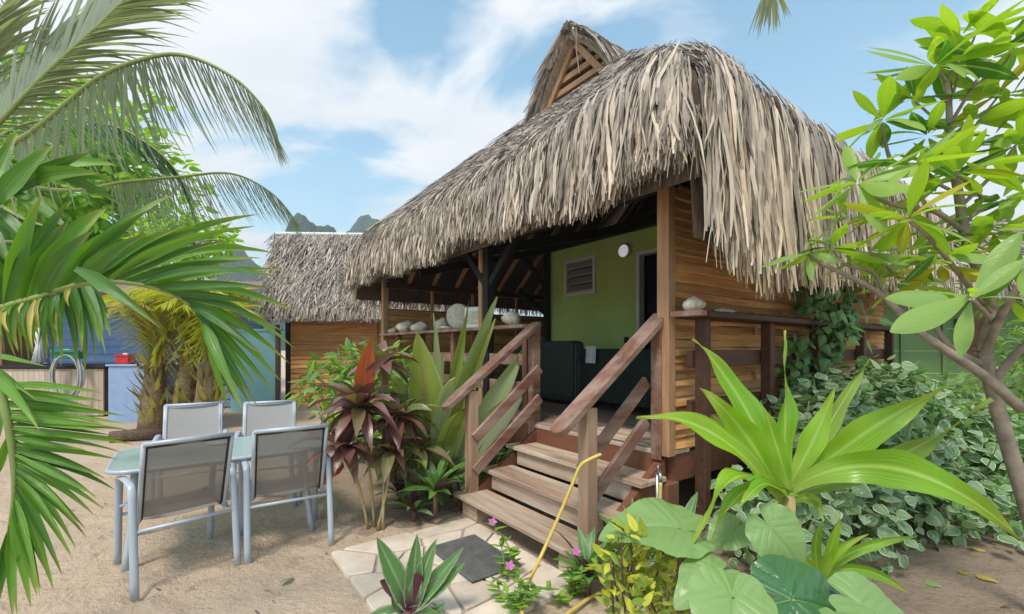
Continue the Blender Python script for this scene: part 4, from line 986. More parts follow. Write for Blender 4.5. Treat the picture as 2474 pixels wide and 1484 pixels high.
for sy in (-1, 1): MB().tube([(-.56, sy * .30, .66), (.56, sy * .30, .66)], .014, 6).build('long_bar', M['alu'], tbl, True)
MB().lathe([(.0, 0), (.10, 0), (.13, .015), (.12, .017), (.09, .006), (0, .006)], (-2.55, 4.0, .715), 20).build('x', M['white']) if False else None
dish = empty('saucer', (-2.55, 3.95, .7145), 0, 'small pale dish on the glass garden table', 'dish'); MB().lathe([(.05, 0), (.055, 0), (.085, .012), (.083, .015), (.05, .006), (.0, .006)], (0, 0, 0), 20).build('dish_body', M['white'], dish, True)

# ------------------------------------------------------------------ hoses and tap
tag(MB().tube(spline([at(1452, 1098, 2.78), at(1425, 1110, 2.76), at(1402, 1126, 2.76), at(1385, 1165, 2.76), at(1360, 1225, 2.76), at(1325, 1305, 2.72), at(1290, 1380, 2.66), gr(1264, 1440, .05), gr(1262, 1484, .06), gr(1300, 1540, .06)], 40), .0105, 10).build('yellow_hose', M['hose_y'], None, True), 'yellow garden hose hooked over the right stair post and trailing onto the flagstones', 'hose')
tp = empty('garden_tap', at(1590, 1215, 3.1) * 1, 0, 'metal garden tap with yellow hose under the corner of the porch', 'tap'); b0 = tp.location.copy(); tp.location.z = 0
zz0 = at(1590, 1150, 3.1).z
MB().tube([(0, 0.02, -.05), (0, .02, zz0 + .03)], .011, 8).build('standpipe', M['steel'], tp, True)
MB().tube([(0, .02, zz0 + .02), (0, -.03, zz0 + .035), (0, -.05, zz0 + .01), (0, -.052, zz0 - .03)], .012, 8).build('spout', M['steel'], tp, True)
MB().tube([(-.03, .0, zz0 + .07), (.03, 0, zz0 + .075)], .006, 6).build('tap_handle', M['fascia'], tp, True); MB().tube([(0, 0, zz0 + .03), (0, 0, zz0 + .072)], .006, 6).build('tap_stem', M['steel'], tp, True)
MB().tube(spline([(0, -.052, zz0 - .028), (-.005, -.055, zz0 - .15), (-.02, -.06, zz0 - .35), (-.05, -.1, .03), (-.2, -.3, .02)], 14), .012, 8).build('tap_hose', M['hose_y'], tp, True)
tag(MB().tube(spline([gr(1290, 1560, .03), gr(1350, 1500, .035), gr(1400, 1462, .035), gr(1440, 1436, .035), gr(1490, 1420, .035)], 16), .0105, 8).build('hose_end', M['hose_y'], None, True), 'short run of yellow hose on the soil right of the flagstones', 'hose')

# ------------------------------------------------------------------ plants
DOWN = Vector((0, 0, -1)); UP = Vector((0, 0, 1))
def jit(v, s, rr=R): return v + Vector((rr.gauss(0, s), rr.gauss(0, s), rr.gauss(0, s)))
V_need = [leaf_variant(p_need, .055, 7, b, .35) for b in (.3, .7, 1.1)]
V_str = [leaf_variant(p_need, .042, 7, b, .35) for b in (.08, .2, .35)]
V_needw = [leaf_variant(p_need, .085, 7, b, .35) for b in (.2, .6, 1.1)]
V_ovate = [leaf_variant(p_ovate, .55, 6, b, .22) for b in (.2, .6, .9)]
V_heart = [leaf_variant(p_ovate, .78, 6, b, .2) for b in (.3, .7, 1.0)]
V_obov = [leaf_variant(p_obov, .255, 8, b, .25, .01) for b in (.15, .45, .8)]
V_obovw = [leaf_variant(p_obov, .28, 12, b, .28, .015, 5) for b in (.1, .35)]
V_lance = [leaf_variant(p_lance, .19, 8, b, .3, .03) for b in (.5, 1.1, 1.7)]
V_ell = [leaf_variant(p_lance, .42, 6, b, .25) for b in (.2, .5)]

def blade(root, parent, a, b, c, w, mat, side=None, n=12, fold=.25, wave=0, twist=0, roll=0, prof_=p_strap, name='leaf', cols=5):
    path = bez(Vector(a), Vector(b), Vector(c), n)
    if side is None:
        T = (path[-1] - path[0]); view = (path[n // 2] - Vector((0, 0, CAMZ))); side = view.cross(T)
    v, f, cc = strip(path, w, side, prof_, fold, wave, 9 if wave < .1 else 15, twist, roll, cols)
    return MB().add(v, f, cc).build(name, mat, parent, True, off=Vector(root))

# --- palm fronds with leaflets
def frond(parent, root, pts, n, Lmax, rows, vars_, mat, rw=.018, name='frond', items=None, rmat='stemg', rr=R, t0=.08, lprof=None, cap=300):
    path = spline(pts, 40); rt = Vector(root)
    fr = MB().tube(path, [rw * (1 - .8 * i / 39) + .002 for i in range(40)], 6).build(name, M[rmat], parent, True, off=rt)
    its = []
    for row in rows:
        for k in range(n):
            u = t0 + (1 - t0) * (k + rr.uniform(-.3, .3)) / n; u = max(0, min(.999, u)); x = u * 39; i = int(x); p = path[i].lerp(path[min(i + 1, 39)], x - i)
            T = (path[min(i + 1, 39)] - path[max(i - 1, 0)]).normalized()
            d, upv, vi = row(u, T, rr); L = Lmax * (lprof(u) if lprof else (math.sin(math.pi * min(1, (.18 + .80 * u))) ** .6)) * rr.uniform(.88, 1.08)
            its.append((vars_[vi(rr) if callable(vi) else vi], frame(p, jit(d.normalized(), .04, rr), upv, L), mat))
    leaves(fr, root, its, 'leaflet', cap, 'leaflet_mass'); return fr

# coconut palm at the left, crown above the left picture edge
rr = random.Random(77)
croot = at(-150, HY, 6.2); croot.z = 0
cp = empty('coconut_palm', croot, 0, 'coconut palm with long grey green arching fronds at upper left', 'palm tree')
ctop = at(-120, 420, 6.0)
tr = spline([croot + Vector((0, 0, -.1)), croot + Vector((-.1, .1, 1.5)), ctop], 16); MB().tube(tr, [.17 - .004 * i for i in range(16)], 12).build('trunk', M['bark'], cp, True, off=croot)
def r_hang(sgn, fwd=.12, out=.16):
    def f(u, T, rr):
        s = T.cross(UP).normalized() * sgn; return (T * (fwd + .75 * u * u) + DOWN * (1.0 - .2 * u) + s * out, -T + UP * .2, rr.choice((0, 0, 1)))
    return f
def r_vec(v, fwd, upv=None):
    v = Vector(v)
    def f(u, T, rr): return (T * (fwd + .35 * u) + v, upv or UP, rr.choice((0, 1)))
    return f
frond(cp, croot, [ctop, at(10, 285, 5.2), at(110, 180, 5.0), at(230, 70, 4.9), at(330, -20, 4.9), at(480, -90, 5.0)], 96, 1.2, [r_vec((.95, -.1, -.12), .25, UP), r_vec((-.25, .1, .7), .55, Vector((0, -1, 0)))], V_need, M['coco'], .03, rr=rr)
frond(cp, croot, [ctop, at(60, 330, 4.9), at(220, 200, 4.7), at(330, 148, 4.6), at(440, 133, 4.6), at(560, 185, 4.6), at(640, 265, 4.65), at(670, 330, 4.7)], 84, 1.0, [r_hang(1), r_hang(-1)], V_str, M['coco'], .03, rr=rr)
frond(cp, croot, [ctop, at(150, 460, 6.2), at(300, 440, 6.2), at(430, 428, 6.2), at(560, 420, 6.2), at(660, 470, 6.2), at(722, 545, 6.2)], 76, .85, [r_hang(1), r_hang(-1)], V_str, M['coco'], .026, rr=rr, t0=.3)
frond(cp, croot, [ctop, at(-60, 180, 5.2), at(-20, 60, 5.0), at(70, -60, 5.0)], 60, 1.1, [r_vec((.8, -.1, .35), .3), r_vec((-.8, 0, .4), .3)], V_need, M['coco'], .03, rr=rr)
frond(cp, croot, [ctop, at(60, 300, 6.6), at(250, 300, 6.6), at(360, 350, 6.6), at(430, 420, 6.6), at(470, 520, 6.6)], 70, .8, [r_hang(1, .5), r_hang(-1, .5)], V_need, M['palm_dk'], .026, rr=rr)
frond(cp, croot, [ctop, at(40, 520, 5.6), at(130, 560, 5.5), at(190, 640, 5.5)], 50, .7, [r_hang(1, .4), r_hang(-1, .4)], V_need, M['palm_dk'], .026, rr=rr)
frond(cp, croot, [ctop, ctop + Vector((-.8, .6, .9)), ctop + Vector((-2, 1.2, .6)), ctop + Vector((-2.6, 1.4, -.6))], 50, .9, [r_hang(1), r_hang(-1)], V_need, M['coco'], .03, rr=rr, cap=40)
# overhead frond tip
oroot = Vector((3.9, -1.8, 0))
ofp = empty('coconut_palm', oroot, 0, 'frond tip of a palm hanging in at the top edge above the roof', 'palm tree')
otop = Vector((3.5, -1.2, 7.2))
MB().tube(spline([oroot, oroot + Vector((.1, .2, 3.5)), otop], 14), [.16 - .005 * i for i in range(14)], 10).build('trunk', M['bark'], ofp, True, off=oroot)
frond(ofp, oroot, [otop, Vector((3.3, .6, 7.9)), Vector((3.2, 2.6, 7.6)), at(1900, -150, 4.5), at(1868, -34, 5.1), at(1850, 2, 5.2)], 80, .6, [r_vec((.28, 0, -.6), .5), r_vec((-.28, 0, -.6), .5)], V_need, M['coco'], .02, rr=rr)
for a in (2.2, 3.6, 5.0): 
    h = Vector((math.cos(a), math.sin(a), 0)); frond(ofp, oroot, [otop, otop + h * 1 + UP * .6, otop + h * 2.2 + UP * .4, otop + h * 3 - UP * .6], 40, .7, [r_hang(1), r_hang(-1)], V_need, M['coco'], .02, rr=rr, cap=0)
# hidden broadleaf tree behind the palms
def tree(name, label, base, crown_c, cr, nleaf, lsize, mat, trunk='bark', seed=1, nb=9, vars_=None, cap=300, group=None, flat=1.0, clumps=26):
    rr = random.Random(seed); base = Vector(base); cc = Vector(crown_c); vars_ = vars_ or V_ovate
    t = empty(name, base, 0, label, 'tree', group)
    top = cc + Vector((0, 0, -cr[2] * .35))
    MB().tube(spline([base + Vector((0, 0, -.1)), base.lerp(top, .5) + Vector((.1, 0, 0)), top], 10), [cr[0] * .07 * (1 - .05 * i) for i in range(10)], 8).build('trunk', M[trunk], t, True, off=base)
    cl = []
    for k in range(clumps):
        while True:
            d = Vector((rr.uniform(-1, 1), rr.uniform(-1, 1), rr.uniform(-1, 1)))
            if .45 < d.length < 1: break
        c = cc + Vector((d.x * cr[0], d.y * cr[1], d.z * cr[2])); cl.append((c, rr.uniform(.22, .4) * cr[0]))
        if k < nb: MB().tube(spline([top, top.lerp(c, .5) + Vector((0, 0, .08)), c], 7), [cr[0] * .028 * (1 - .12 * i) for i in range(7)], 6).build('limb', M[trunk], t, True, off=base)
    its = []
    for k in range(nleaf):
        c, r = rr.choice(cl); d = Vector((rr.gauss(0, 1), rr.gauss(0, 1), rr.gauss(0, 1))).normalized(); p = c + d * r * (rr.random() ** .4)
        o = (p - cc).normalized(); dr = (d * .7 + o * .6 + Vector((0, 0, -.25)) + Vector((rr.gauss(0, .4), rr.gauss(0, .4), rr.gauss(0, .3))))
        its.append((rr.choice(vars_), frame(p, dr, UP + o * .6 + Vector((rr.gauss(0, .4), rr.gauss(0, .4), 0)), lsize * rr.uniform(.6, 1.15)), mat if not isinstance(mat, tuple) else rr.choice(mat)))
    leaves(t, base, its, 'leaf', cap, 'crown'); return t
c0 = at(105, 440, 14.8)
tree('broadleaf_tree', 'bright green broadleaf tree behind the coconut fronds at left', (c0.x - .4, 15.4, 0), c0, (4.1, 2.8, 2.9), 6000, .46, M['tree'], seed=4, clumps=34)
c0 = at(470, 560, 9.5)
tree('small_tree', 'small leafy green tree between the coconut fronds and the blue house', (c0.x, 9.8, 0), c0, (1.0, .9, .8), 700, .2, M['tree'], seed=9, clumps=12)
# --- young palm in the left foreground, broad leaflets
rr = random.Random(5)
fy = at(-190, HY, 2.0); fy.z = 0
yp = empty('young_palm', fy, 0, 'young palm with broad glossy leaflets reaching in from the left foreground', 'palm')
MB().tube(spline([fy + Vector((0, 0, -.05)), fy + Vector((0, 0, .5)), fy + Vector((.02, 0, 1.0))], 8), [.10, .095, .09, .085, .08, .075, .07, .06], 10).build('trunk', M['fibre'], yp, True, off=fy)
hub = fy + Vector((.02, 0, 1.0))
def custom_frond(rp, table, Y0, mat, wscale=1.0, rw=.02, curve=.12):
    path = spline(rp, 30); fr = MB().tube(path, [rw * (1 - .8 * i / 29) + .002 for i in range(30)], 8).build('frond', M['stemg'], yp, True, off=fy)
    tb2 = []
    for i in range(len(table)):
        q = table[i]; tb2.append((q[0], q[1], q[2], q[3], q[4] * .72, q[5], q[6]))
        if i + 1 < len(table) and abs(table[i + 1][0] - q[0]) < .09:
            n_ = table[i + 1]; f = rr.uniform(.3, .7); tb2.append((q[0] * (1 - f) + n_[0] * f, q[1] * (1 - f) + n_[1] * f + rr.uniform(-40, 10), q[2] * (1 - f) + n_[2] * f + rr.uniform(-15, 30), q[3] * (1 - f) + n_[3] * f + rr.uniform(-.1, .12), (q[4] + n_[4]) * .5 * rr.uniform(.45, .75), q[5] + rr.uniform(-.05, .05), rr.choice((q[6], n_[6]))))
    for (u, tx, ty, Yt, w, sag, m) in tb2:
        x = u * 29; i = int(x); p = path[i].lerp(path[min(i + 1, 29)], x - i); T = (path[min(i + 1, 29)] - path[max(i - 1, 0)]).normalized()
        tip = at(tx, ty, Yt); mid = p.lerp(tip, .5) + UP * sag * (tip - p).length + T * .1 * (tip - p).length
        w_ = w / F * Y0 * wscale
        blade(fy, fr, p, mid, tip, w_, M[m], None, 12, .35, .01, rr.uniform(-.5, .5), rr.uniform(-.6, .6), p_pal, 'leaflet', 5)
    return fr
def kp(x, y, Y): return at(x / 1.92, 241 + y / 1.92, Y)
rp = [hub, at(-80, 790, 1.95), kp(0, 970, 1.9), kp(200, 910, 1.9), kp(400, 852, 1.9), kp(600, 850, 1.9), kp(780, 895, 1.92), kp(900, 970, 1.95), kp(990, 1085, 2.0)]
path = spline(rp, 60); fr = MB().tube(path, [.016 * (1 - .8 * i / 59) + .002 for i in range(60)], 8).build('frond', M['stemg'], yp, True, off=fy)
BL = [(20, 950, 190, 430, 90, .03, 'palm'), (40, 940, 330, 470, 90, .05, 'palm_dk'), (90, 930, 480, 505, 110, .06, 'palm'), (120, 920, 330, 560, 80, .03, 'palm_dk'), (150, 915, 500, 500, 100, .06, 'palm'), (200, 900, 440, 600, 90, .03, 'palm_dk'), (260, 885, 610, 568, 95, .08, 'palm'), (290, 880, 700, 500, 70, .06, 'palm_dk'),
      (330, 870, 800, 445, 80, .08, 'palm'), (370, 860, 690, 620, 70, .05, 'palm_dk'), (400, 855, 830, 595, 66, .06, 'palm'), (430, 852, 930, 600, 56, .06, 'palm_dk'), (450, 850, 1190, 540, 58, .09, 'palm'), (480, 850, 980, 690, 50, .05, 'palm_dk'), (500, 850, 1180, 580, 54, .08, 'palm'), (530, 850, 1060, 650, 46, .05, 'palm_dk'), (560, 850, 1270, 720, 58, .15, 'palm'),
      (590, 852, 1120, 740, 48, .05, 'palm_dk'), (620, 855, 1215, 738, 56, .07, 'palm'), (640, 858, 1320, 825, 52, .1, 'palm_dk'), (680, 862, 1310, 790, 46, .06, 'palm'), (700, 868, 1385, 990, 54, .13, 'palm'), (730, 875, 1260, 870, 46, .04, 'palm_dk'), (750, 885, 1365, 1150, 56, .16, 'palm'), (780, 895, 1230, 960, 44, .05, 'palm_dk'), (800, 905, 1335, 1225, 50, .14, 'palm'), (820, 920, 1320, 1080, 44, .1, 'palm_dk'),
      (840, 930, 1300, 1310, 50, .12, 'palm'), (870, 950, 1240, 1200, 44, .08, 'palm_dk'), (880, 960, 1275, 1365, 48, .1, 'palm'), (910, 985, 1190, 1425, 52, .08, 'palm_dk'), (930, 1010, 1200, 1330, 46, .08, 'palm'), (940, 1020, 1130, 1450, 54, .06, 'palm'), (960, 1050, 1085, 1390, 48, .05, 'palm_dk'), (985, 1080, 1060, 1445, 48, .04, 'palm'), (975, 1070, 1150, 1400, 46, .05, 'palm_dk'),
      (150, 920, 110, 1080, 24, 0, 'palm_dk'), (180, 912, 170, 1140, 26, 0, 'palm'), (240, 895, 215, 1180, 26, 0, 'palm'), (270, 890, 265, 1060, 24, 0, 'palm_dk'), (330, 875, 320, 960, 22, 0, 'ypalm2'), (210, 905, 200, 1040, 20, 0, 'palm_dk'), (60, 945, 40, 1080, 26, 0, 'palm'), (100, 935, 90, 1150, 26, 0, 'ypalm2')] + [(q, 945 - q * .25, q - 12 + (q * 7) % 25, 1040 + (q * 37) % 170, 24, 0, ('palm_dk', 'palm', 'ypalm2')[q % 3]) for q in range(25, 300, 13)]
for (bx, by, tx, ty, w, sag, m) in BL:
    b = kp(bx, by, 1.9); p = min(path, key=lambda q: (q - b).length); Yt = 1.9 + rr.uniform(-.16, .2) + (tx / 1384) * .1; tip = kp(tx + rr.uniform(-8, 8), ty + rr.uniform(-8, 8), Yt); L_ = (tip - p).length
    mid = p.lerp(tip, .5) + UP * sag * L_ * 1.5 + Vector((0, -.04, 0))
    blade(fy, fr, p, mid, tip, w / 1.92 / F * 1.9 * .95, M[m], None, 16, .45, .012, rr.uniform(-.6, .6), rr.uniform(-.5, .5), p_pal, 'leaflet', 5)
blade(fy, fr, kp(350, 785, 1.72), kp(520, 850, 1.66), kp(745, 1060, 1.66), .055, M['palm_dk'], None, 14, .4, .01, .3, .2, p_pal, 'leaflet', 5)
rp = [hub, at(-90, 800, 1.7), at(-30, 880, 1.62), at(10, 980, 1.6), at(30, 1090, 1.6), at(35, 1190, 1.6), at(20, 1300, 1.6)]
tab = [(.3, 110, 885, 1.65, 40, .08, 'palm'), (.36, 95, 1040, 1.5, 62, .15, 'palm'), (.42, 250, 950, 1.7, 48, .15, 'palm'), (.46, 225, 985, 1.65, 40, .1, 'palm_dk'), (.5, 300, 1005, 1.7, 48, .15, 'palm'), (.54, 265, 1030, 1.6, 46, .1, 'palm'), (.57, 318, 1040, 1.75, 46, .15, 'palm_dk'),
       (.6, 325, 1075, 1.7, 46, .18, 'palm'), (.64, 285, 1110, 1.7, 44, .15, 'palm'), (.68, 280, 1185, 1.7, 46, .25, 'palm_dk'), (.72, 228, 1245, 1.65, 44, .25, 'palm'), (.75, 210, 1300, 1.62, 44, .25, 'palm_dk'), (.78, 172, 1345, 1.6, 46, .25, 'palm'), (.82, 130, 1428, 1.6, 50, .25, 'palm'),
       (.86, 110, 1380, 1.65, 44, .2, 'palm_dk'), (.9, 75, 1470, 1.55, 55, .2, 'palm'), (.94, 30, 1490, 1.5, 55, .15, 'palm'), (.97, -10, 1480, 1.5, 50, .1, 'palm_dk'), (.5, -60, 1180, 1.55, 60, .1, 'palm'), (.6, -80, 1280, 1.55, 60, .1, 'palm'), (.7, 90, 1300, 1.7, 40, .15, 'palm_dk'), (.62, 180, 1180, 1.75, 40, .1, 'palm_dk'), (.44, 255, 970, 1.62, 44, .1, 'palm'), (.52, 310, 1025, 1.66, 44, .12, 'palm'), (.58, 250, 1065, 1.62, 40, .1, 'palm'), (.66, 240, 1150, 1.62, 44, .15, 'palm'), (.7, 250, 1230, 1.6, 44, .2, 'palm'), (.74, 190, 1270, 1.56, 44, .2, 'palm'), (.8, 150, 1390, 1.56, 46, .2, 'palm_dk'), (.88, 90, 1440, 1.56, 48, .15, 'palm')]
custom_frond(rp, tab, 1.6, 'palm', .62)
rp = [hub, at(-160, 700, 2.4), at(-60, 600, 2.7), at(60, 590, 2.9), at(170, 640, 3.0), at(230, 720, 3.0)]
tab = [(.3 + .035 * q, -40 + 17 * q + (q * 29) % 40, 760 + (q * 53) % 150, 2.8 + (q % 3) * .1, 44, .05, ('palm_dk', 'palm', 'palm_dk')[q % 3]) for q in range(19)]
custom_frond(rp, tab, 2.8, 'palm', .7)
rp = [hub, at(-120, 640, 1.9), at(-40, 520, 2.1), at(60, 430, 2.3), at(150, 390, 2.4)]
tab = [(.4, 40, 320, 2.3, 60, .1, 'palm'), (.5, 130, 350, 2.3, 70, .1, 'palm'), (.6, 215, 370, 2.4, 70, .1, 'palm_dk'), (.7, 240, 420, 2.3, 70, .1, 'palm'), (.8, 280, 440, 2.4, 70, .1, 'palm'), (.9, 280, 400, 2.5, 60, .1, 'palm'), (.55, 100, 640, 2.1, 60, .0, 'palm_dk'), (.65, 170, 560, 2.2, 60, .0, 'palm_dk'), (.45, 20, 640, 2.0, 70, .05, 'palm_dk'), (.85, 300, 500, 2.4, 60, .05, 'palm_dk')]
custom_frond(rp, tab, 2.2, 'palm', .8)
def r_gold(sgn):
    def f(u, T, rr):
        s = T.cross(UP).normalized() * sgn; return (T * .75 + s * .75 + DOWN * (.25 * u) + UP * .1, UP + s * .2, rr.choice((0, 1, 1)))
    return f
# --- golden palm clump by the blue block
rr = random.Random(15)
gp = gr(405, 1035); gpe = empty('golden_palm', gp, 0, 'clump of yellowing palm with shaggy fibrous trunks beside the blue block', 'palm')
for k, (dx, dy, hgt) in enumerate(((-.3, 0, 1.8), (.25, .1, 2.1), (.8, -.1, 1.9))):
    b = gp + Vector((dx, dy, 0)); MB().tube(spline([b, b + Vector((.05, 0, hgt * .5)), b + Vector((.08, 0, hgt * .72))], 8), [.24, .23, .21, .19, .17, .15, .12, .09], 10).build('trunk', M['fibre'], gpe, True, off=gp)
    its = []
    for q in range(95):            # old leaf bases
        a = rr.uniform(0, 6.28); z = rr.uniform(.1, hgt * .75); p = b + Vector((.05 + .17 * math.cos(a), .17 * math.sin(a), z)); its.append((V_lance[0], frame(p, Vector((math.cos(a) * rr.uniform(.3, .9), math.sin(a) * rr.uniform(.3, .9), rr.uniform(.3, 1))), Vector((math.cos(a), math.sin(a), 0)), rr.uniform(.2, .45)), rr.choice((M['ypalm2'], M['fibre_l']))))
    leaves(gpe, gp, its, 'leaf_base', 95)
    tp_ = b + Vector((.08, 0, hgt * .72))
    for j in range(10):
        a = j * 2.4 + k; l = rr.uniform(1.1, 1.55); h = Vector((math.cos(a), math.sin(a) * .8, 0))
        frond(gpe, gp, [tp_, tp_ + h * .15 * l + UP * .5 * l, tp_ + h * .42 * l + UP * .85 * l, tp_ + h * .8 * l + UP * .72 * l], 40, .62, [r_gold(1), r_gold(-1)] if j % 2 else [r_hang(1, .4, .5), r_hang(-1, .4, .5)], V_needw, M['ypalm'] if rr.random() < .7 else M['ypalm2'], .022, rr=rr, rmat='stemy')
# --- frangipani
rr = random.Random(42)
pr_ = at(2560, HY, 2.5); pr_.z = 0
pl = empty('frangipani_tree', pr_, 0, 'frangipani tree with bare crooked grey limbs and bright paddle leaves at right', 'tree')
def limb(pts, r0, r1, name='limb'):
    n = 22; path = spline([at(*p) for p in pts], n); MB().tube(path, [.78 * (r0 + (r1 - r0) * i / (n - 1)) for i in range(n)], 8).build(name, M['bark'], pl, True, off=pr_); return path
MB().tube(spline([pr_ + Vector((0, 0, -.1)), at(2500, 1290, 2.5), at(2465, 1170, 2.5), at(2425, 1040, 2.5), at(2395, 930, 2.5), at(2378, 850, 2.5)], 24), [.042 - .0005 * i for i in range(24)], 10).build('trunk', M['bark'], pl, True, off=pr_)
limb([(2378, 850, 2.5), (2384, 800, 2.5), (2396, 740, 2.5), (2360, 640, 2.55), (2330, 560, 2.6), (2318, 480, 2.6), (2308, 430, 2.6)], .045, .026)
limb([(2308, 430, 2.6), (2296, 330, 2.6), (2292, 240, 2.6), (2288, 200, 2.6)], .024, .016)
limb([(2288, 200, 2.6), (2275, 180, 2.6), (2258, 165, 2.6)], .013, .010); limb([(2288, 200, 2.6), (2310, 160, 2.6), (2345, 110, 2.62), (2362, 70, 2.65)], .011, .006)
limb([(2300, 415, 2.6), (2230, 400, 2.6), (2160, 392, 2.62), (2140, 350, 2.65), (2132, 300, 2.65)], .018, .010)
limb([(2330, 560, 2.6), (2260, 512, 2.55), (2180, 500, 2.5), (2120, 480, 2.45), (2075, 445, 2.42)], .02, .010)
limb([(2330, 545, 2.6), (2370, 480, 2.65), (2318, 425, 2.5)], .014, .009)
limb([(2470, 990, 2.35), (2380, 910, 2.38), (2290, 850, 2.4), (2200, 785, 2.42), (2140, 720, 2.45), (2060, 672, 2.5), (1990, 640, 2.52), (1950, 615, 2.55)], .036, .011)
limb([(2380, 880, 2.5), (2310, 850, 2.55), (2260, 790, 2.6), (2220, 720, 2.6), (2150, 650, 2.6), (2098, 612, 2.6)], .026, .010)
limb([(2140, 720, 2.45), (2110, 660, 2.5), (2045, 640, 2.5), (2012, 604, 2.5)], .014, .008)
limb([(2378, 860, 2.5), (2430, 740, 2.3), (2500, 650, 2.2)], .03, .02); limb([(2395, 930, 2.5), (2460, 850, 2.4), (2530, 800, 2.3)], .03, .02)
limb([(2395, 760, 2.5), (2300, 640, 2.3), (2240, 570, 2.2), (2195, 532, 2.2)], .018, .009); limb([(2400, 780, 2.5), (2375, 750, 2.1), (2350, 725, 1.8)], .016, .009)
limb([(2320, 500, 2.6), (2400, 420, 2.6), (2455, 350, 2.6)], .016, .009); limb([(2296, 300, 2.6), (2350, 210, 2.6), (2392, 145, 2.6)], .013, .009)
limb([(2292, 260, 2.6), (2320, 160, 2.62), (2320, 95, 2.65)], .011, .007); limb([(2350, 210, 2.6), (2420, 160, 2.6), (2450, 115, 2.6)], .010, .007); limb([(2300, 380, 2.6), (2360, 300, 2.65), (2410, 235, 2.65)], .012, .007); limb([(2294, 320, 2.6), (2250, 280, 2.66), (2210, 245, 2.7)], .011, .007)
limb([(2318, 470, 2.6), (2240, 430, 2.4), (2210, 400, 2.35)], .012, .008)
pit = []
def ros(px, py, Y, n, L, mats, seed, tilt=(0, 0, 1), big=False):
    rr = random.Random(seed); c = at(px, py, Y); ax = Vector(tilt).normalized()
    x = ax.orthogonal().normalized(); y = ax.cross(x)
    for k in range(int(n * 1.4) if n > 4 else n):
        a = k * 2.399 + seed; e = rr.uniform(-.5, .85); d = (x * math.cos(a) + y * math.sin(a)) * math.cos(e) + ax * math.sin(e)
        pit.append((rr.choice(V_obovw if big else V_obov), frame(c + d * .02, d, ax + jit(Vector(), .25, rr), L * rr.uniform(.75, 1.15)), rr.choice(mats)))
PG = [M['plum'], M['plum'], M['plum'], M['plum_n']]; PY = [M['plum'], M['plum'], M['plum_y']]; PN = [M['plum_n'], M['plum_n'], M['plum']]
for a in ((2258, 160, 2.6, 13, .34, PG, 1), (2390, 142, 2.6, 9, .36, PG, 2), (2132, 293, 2.65, 11, .29, PG, 3), (2072, 443, 2.42, 12, .30, PG, 4, (-.6, -.2, .6)), (2316, 417, 2.5, 12, .30, PY, 5), (2455, 350, 2.6, 11, .34, PG, 6),
          (2192, 529, 2.2, 11, .26, PY, 7), (2010, 600, 2.5, 8, .22, PG, 8), (1950, 612, 2.55, 7, .20, PN, 9, (-.8, 0, .4)), (2098, 610, 2.6, 9, .26, PG, 10), (2350, 722, 1.8, 3, .22, PG, 11), (2210, 400, 2.35, 8, .28, PG, 12),
          (2470, 650, 2.2, 8, .32, PN, 13), (2270, 640, 2.4, 9, .26, PY, 14), (2480, 470, 2.5, 9, .32, PG, 15), (2400, 560, 2.5, 9, .28, PG, 16), (2362, 75, 2.65, 4, .2, PG, 17), (2170, 700, 2.5, 6, .22, PG, 18), (2440, 240, 2.7, 8, .33, PG, 19), (2240, 330, 2.6, 6, .26, PG, 20),
          (2130, 520, 2.7, 7, .22, PY, 21), (2230, 470, 2.5, 7, .24, PY, 22), (2280, 560, 2.7, 8, .25, PG, 23), (2340, 620, 2.6, 7, .24, PY, 24), (2190, 620, 2.7, 7, .22, PG, 25), (2420, 480, 2.6, 7, .26, PG, 26), (2050, 530, 2.6, 5, .2, PG, 27), (2400, 330, 2.7, 7, .28, PY, 28), (2120, 680, 2.6, 6, .2, PY, 29), (2290, 690, 2.7, 6, .22, PG, 30), (2440, 720, 2.4, 6, .26, PG, 31), (2320, 90, 2.65, 7, .3, PG, 32), (2450, 110, 2.6, 8, .34, PG, 33), (2410, 230, 2.65, 7, .3, PY, 34), (2210, 240, 2.7, 6, .26, PG, 35), (2350, 300, 2.7, 7, .28, PG, 36), (2470, 560, 2.5, 7, .3, PY, 37)):
    ros(*a)
for (bx, by, tx, ty, Y, w) in ((2345, 715, 2160, 795, 1.75, .30), (2345, 715, 2150, 715, 1.9, .25), (2350, 720, 2475, 625, 1.6, .36), (2345, 730, 2325, 860, 1.75, .27), (2352, 722, 2470, 560, 1.9, .3)):
    c = at(bx, by, Y); t_ = at(tx, ty, Y - .05); pit.append((V_obovw[0], frame(c, t_ - c, Vector((0, -.75, .65)), (t_ - c).length * 1.02), M['plum_n']))
leaves(pl, pr_, pit, 'leaf', 300)
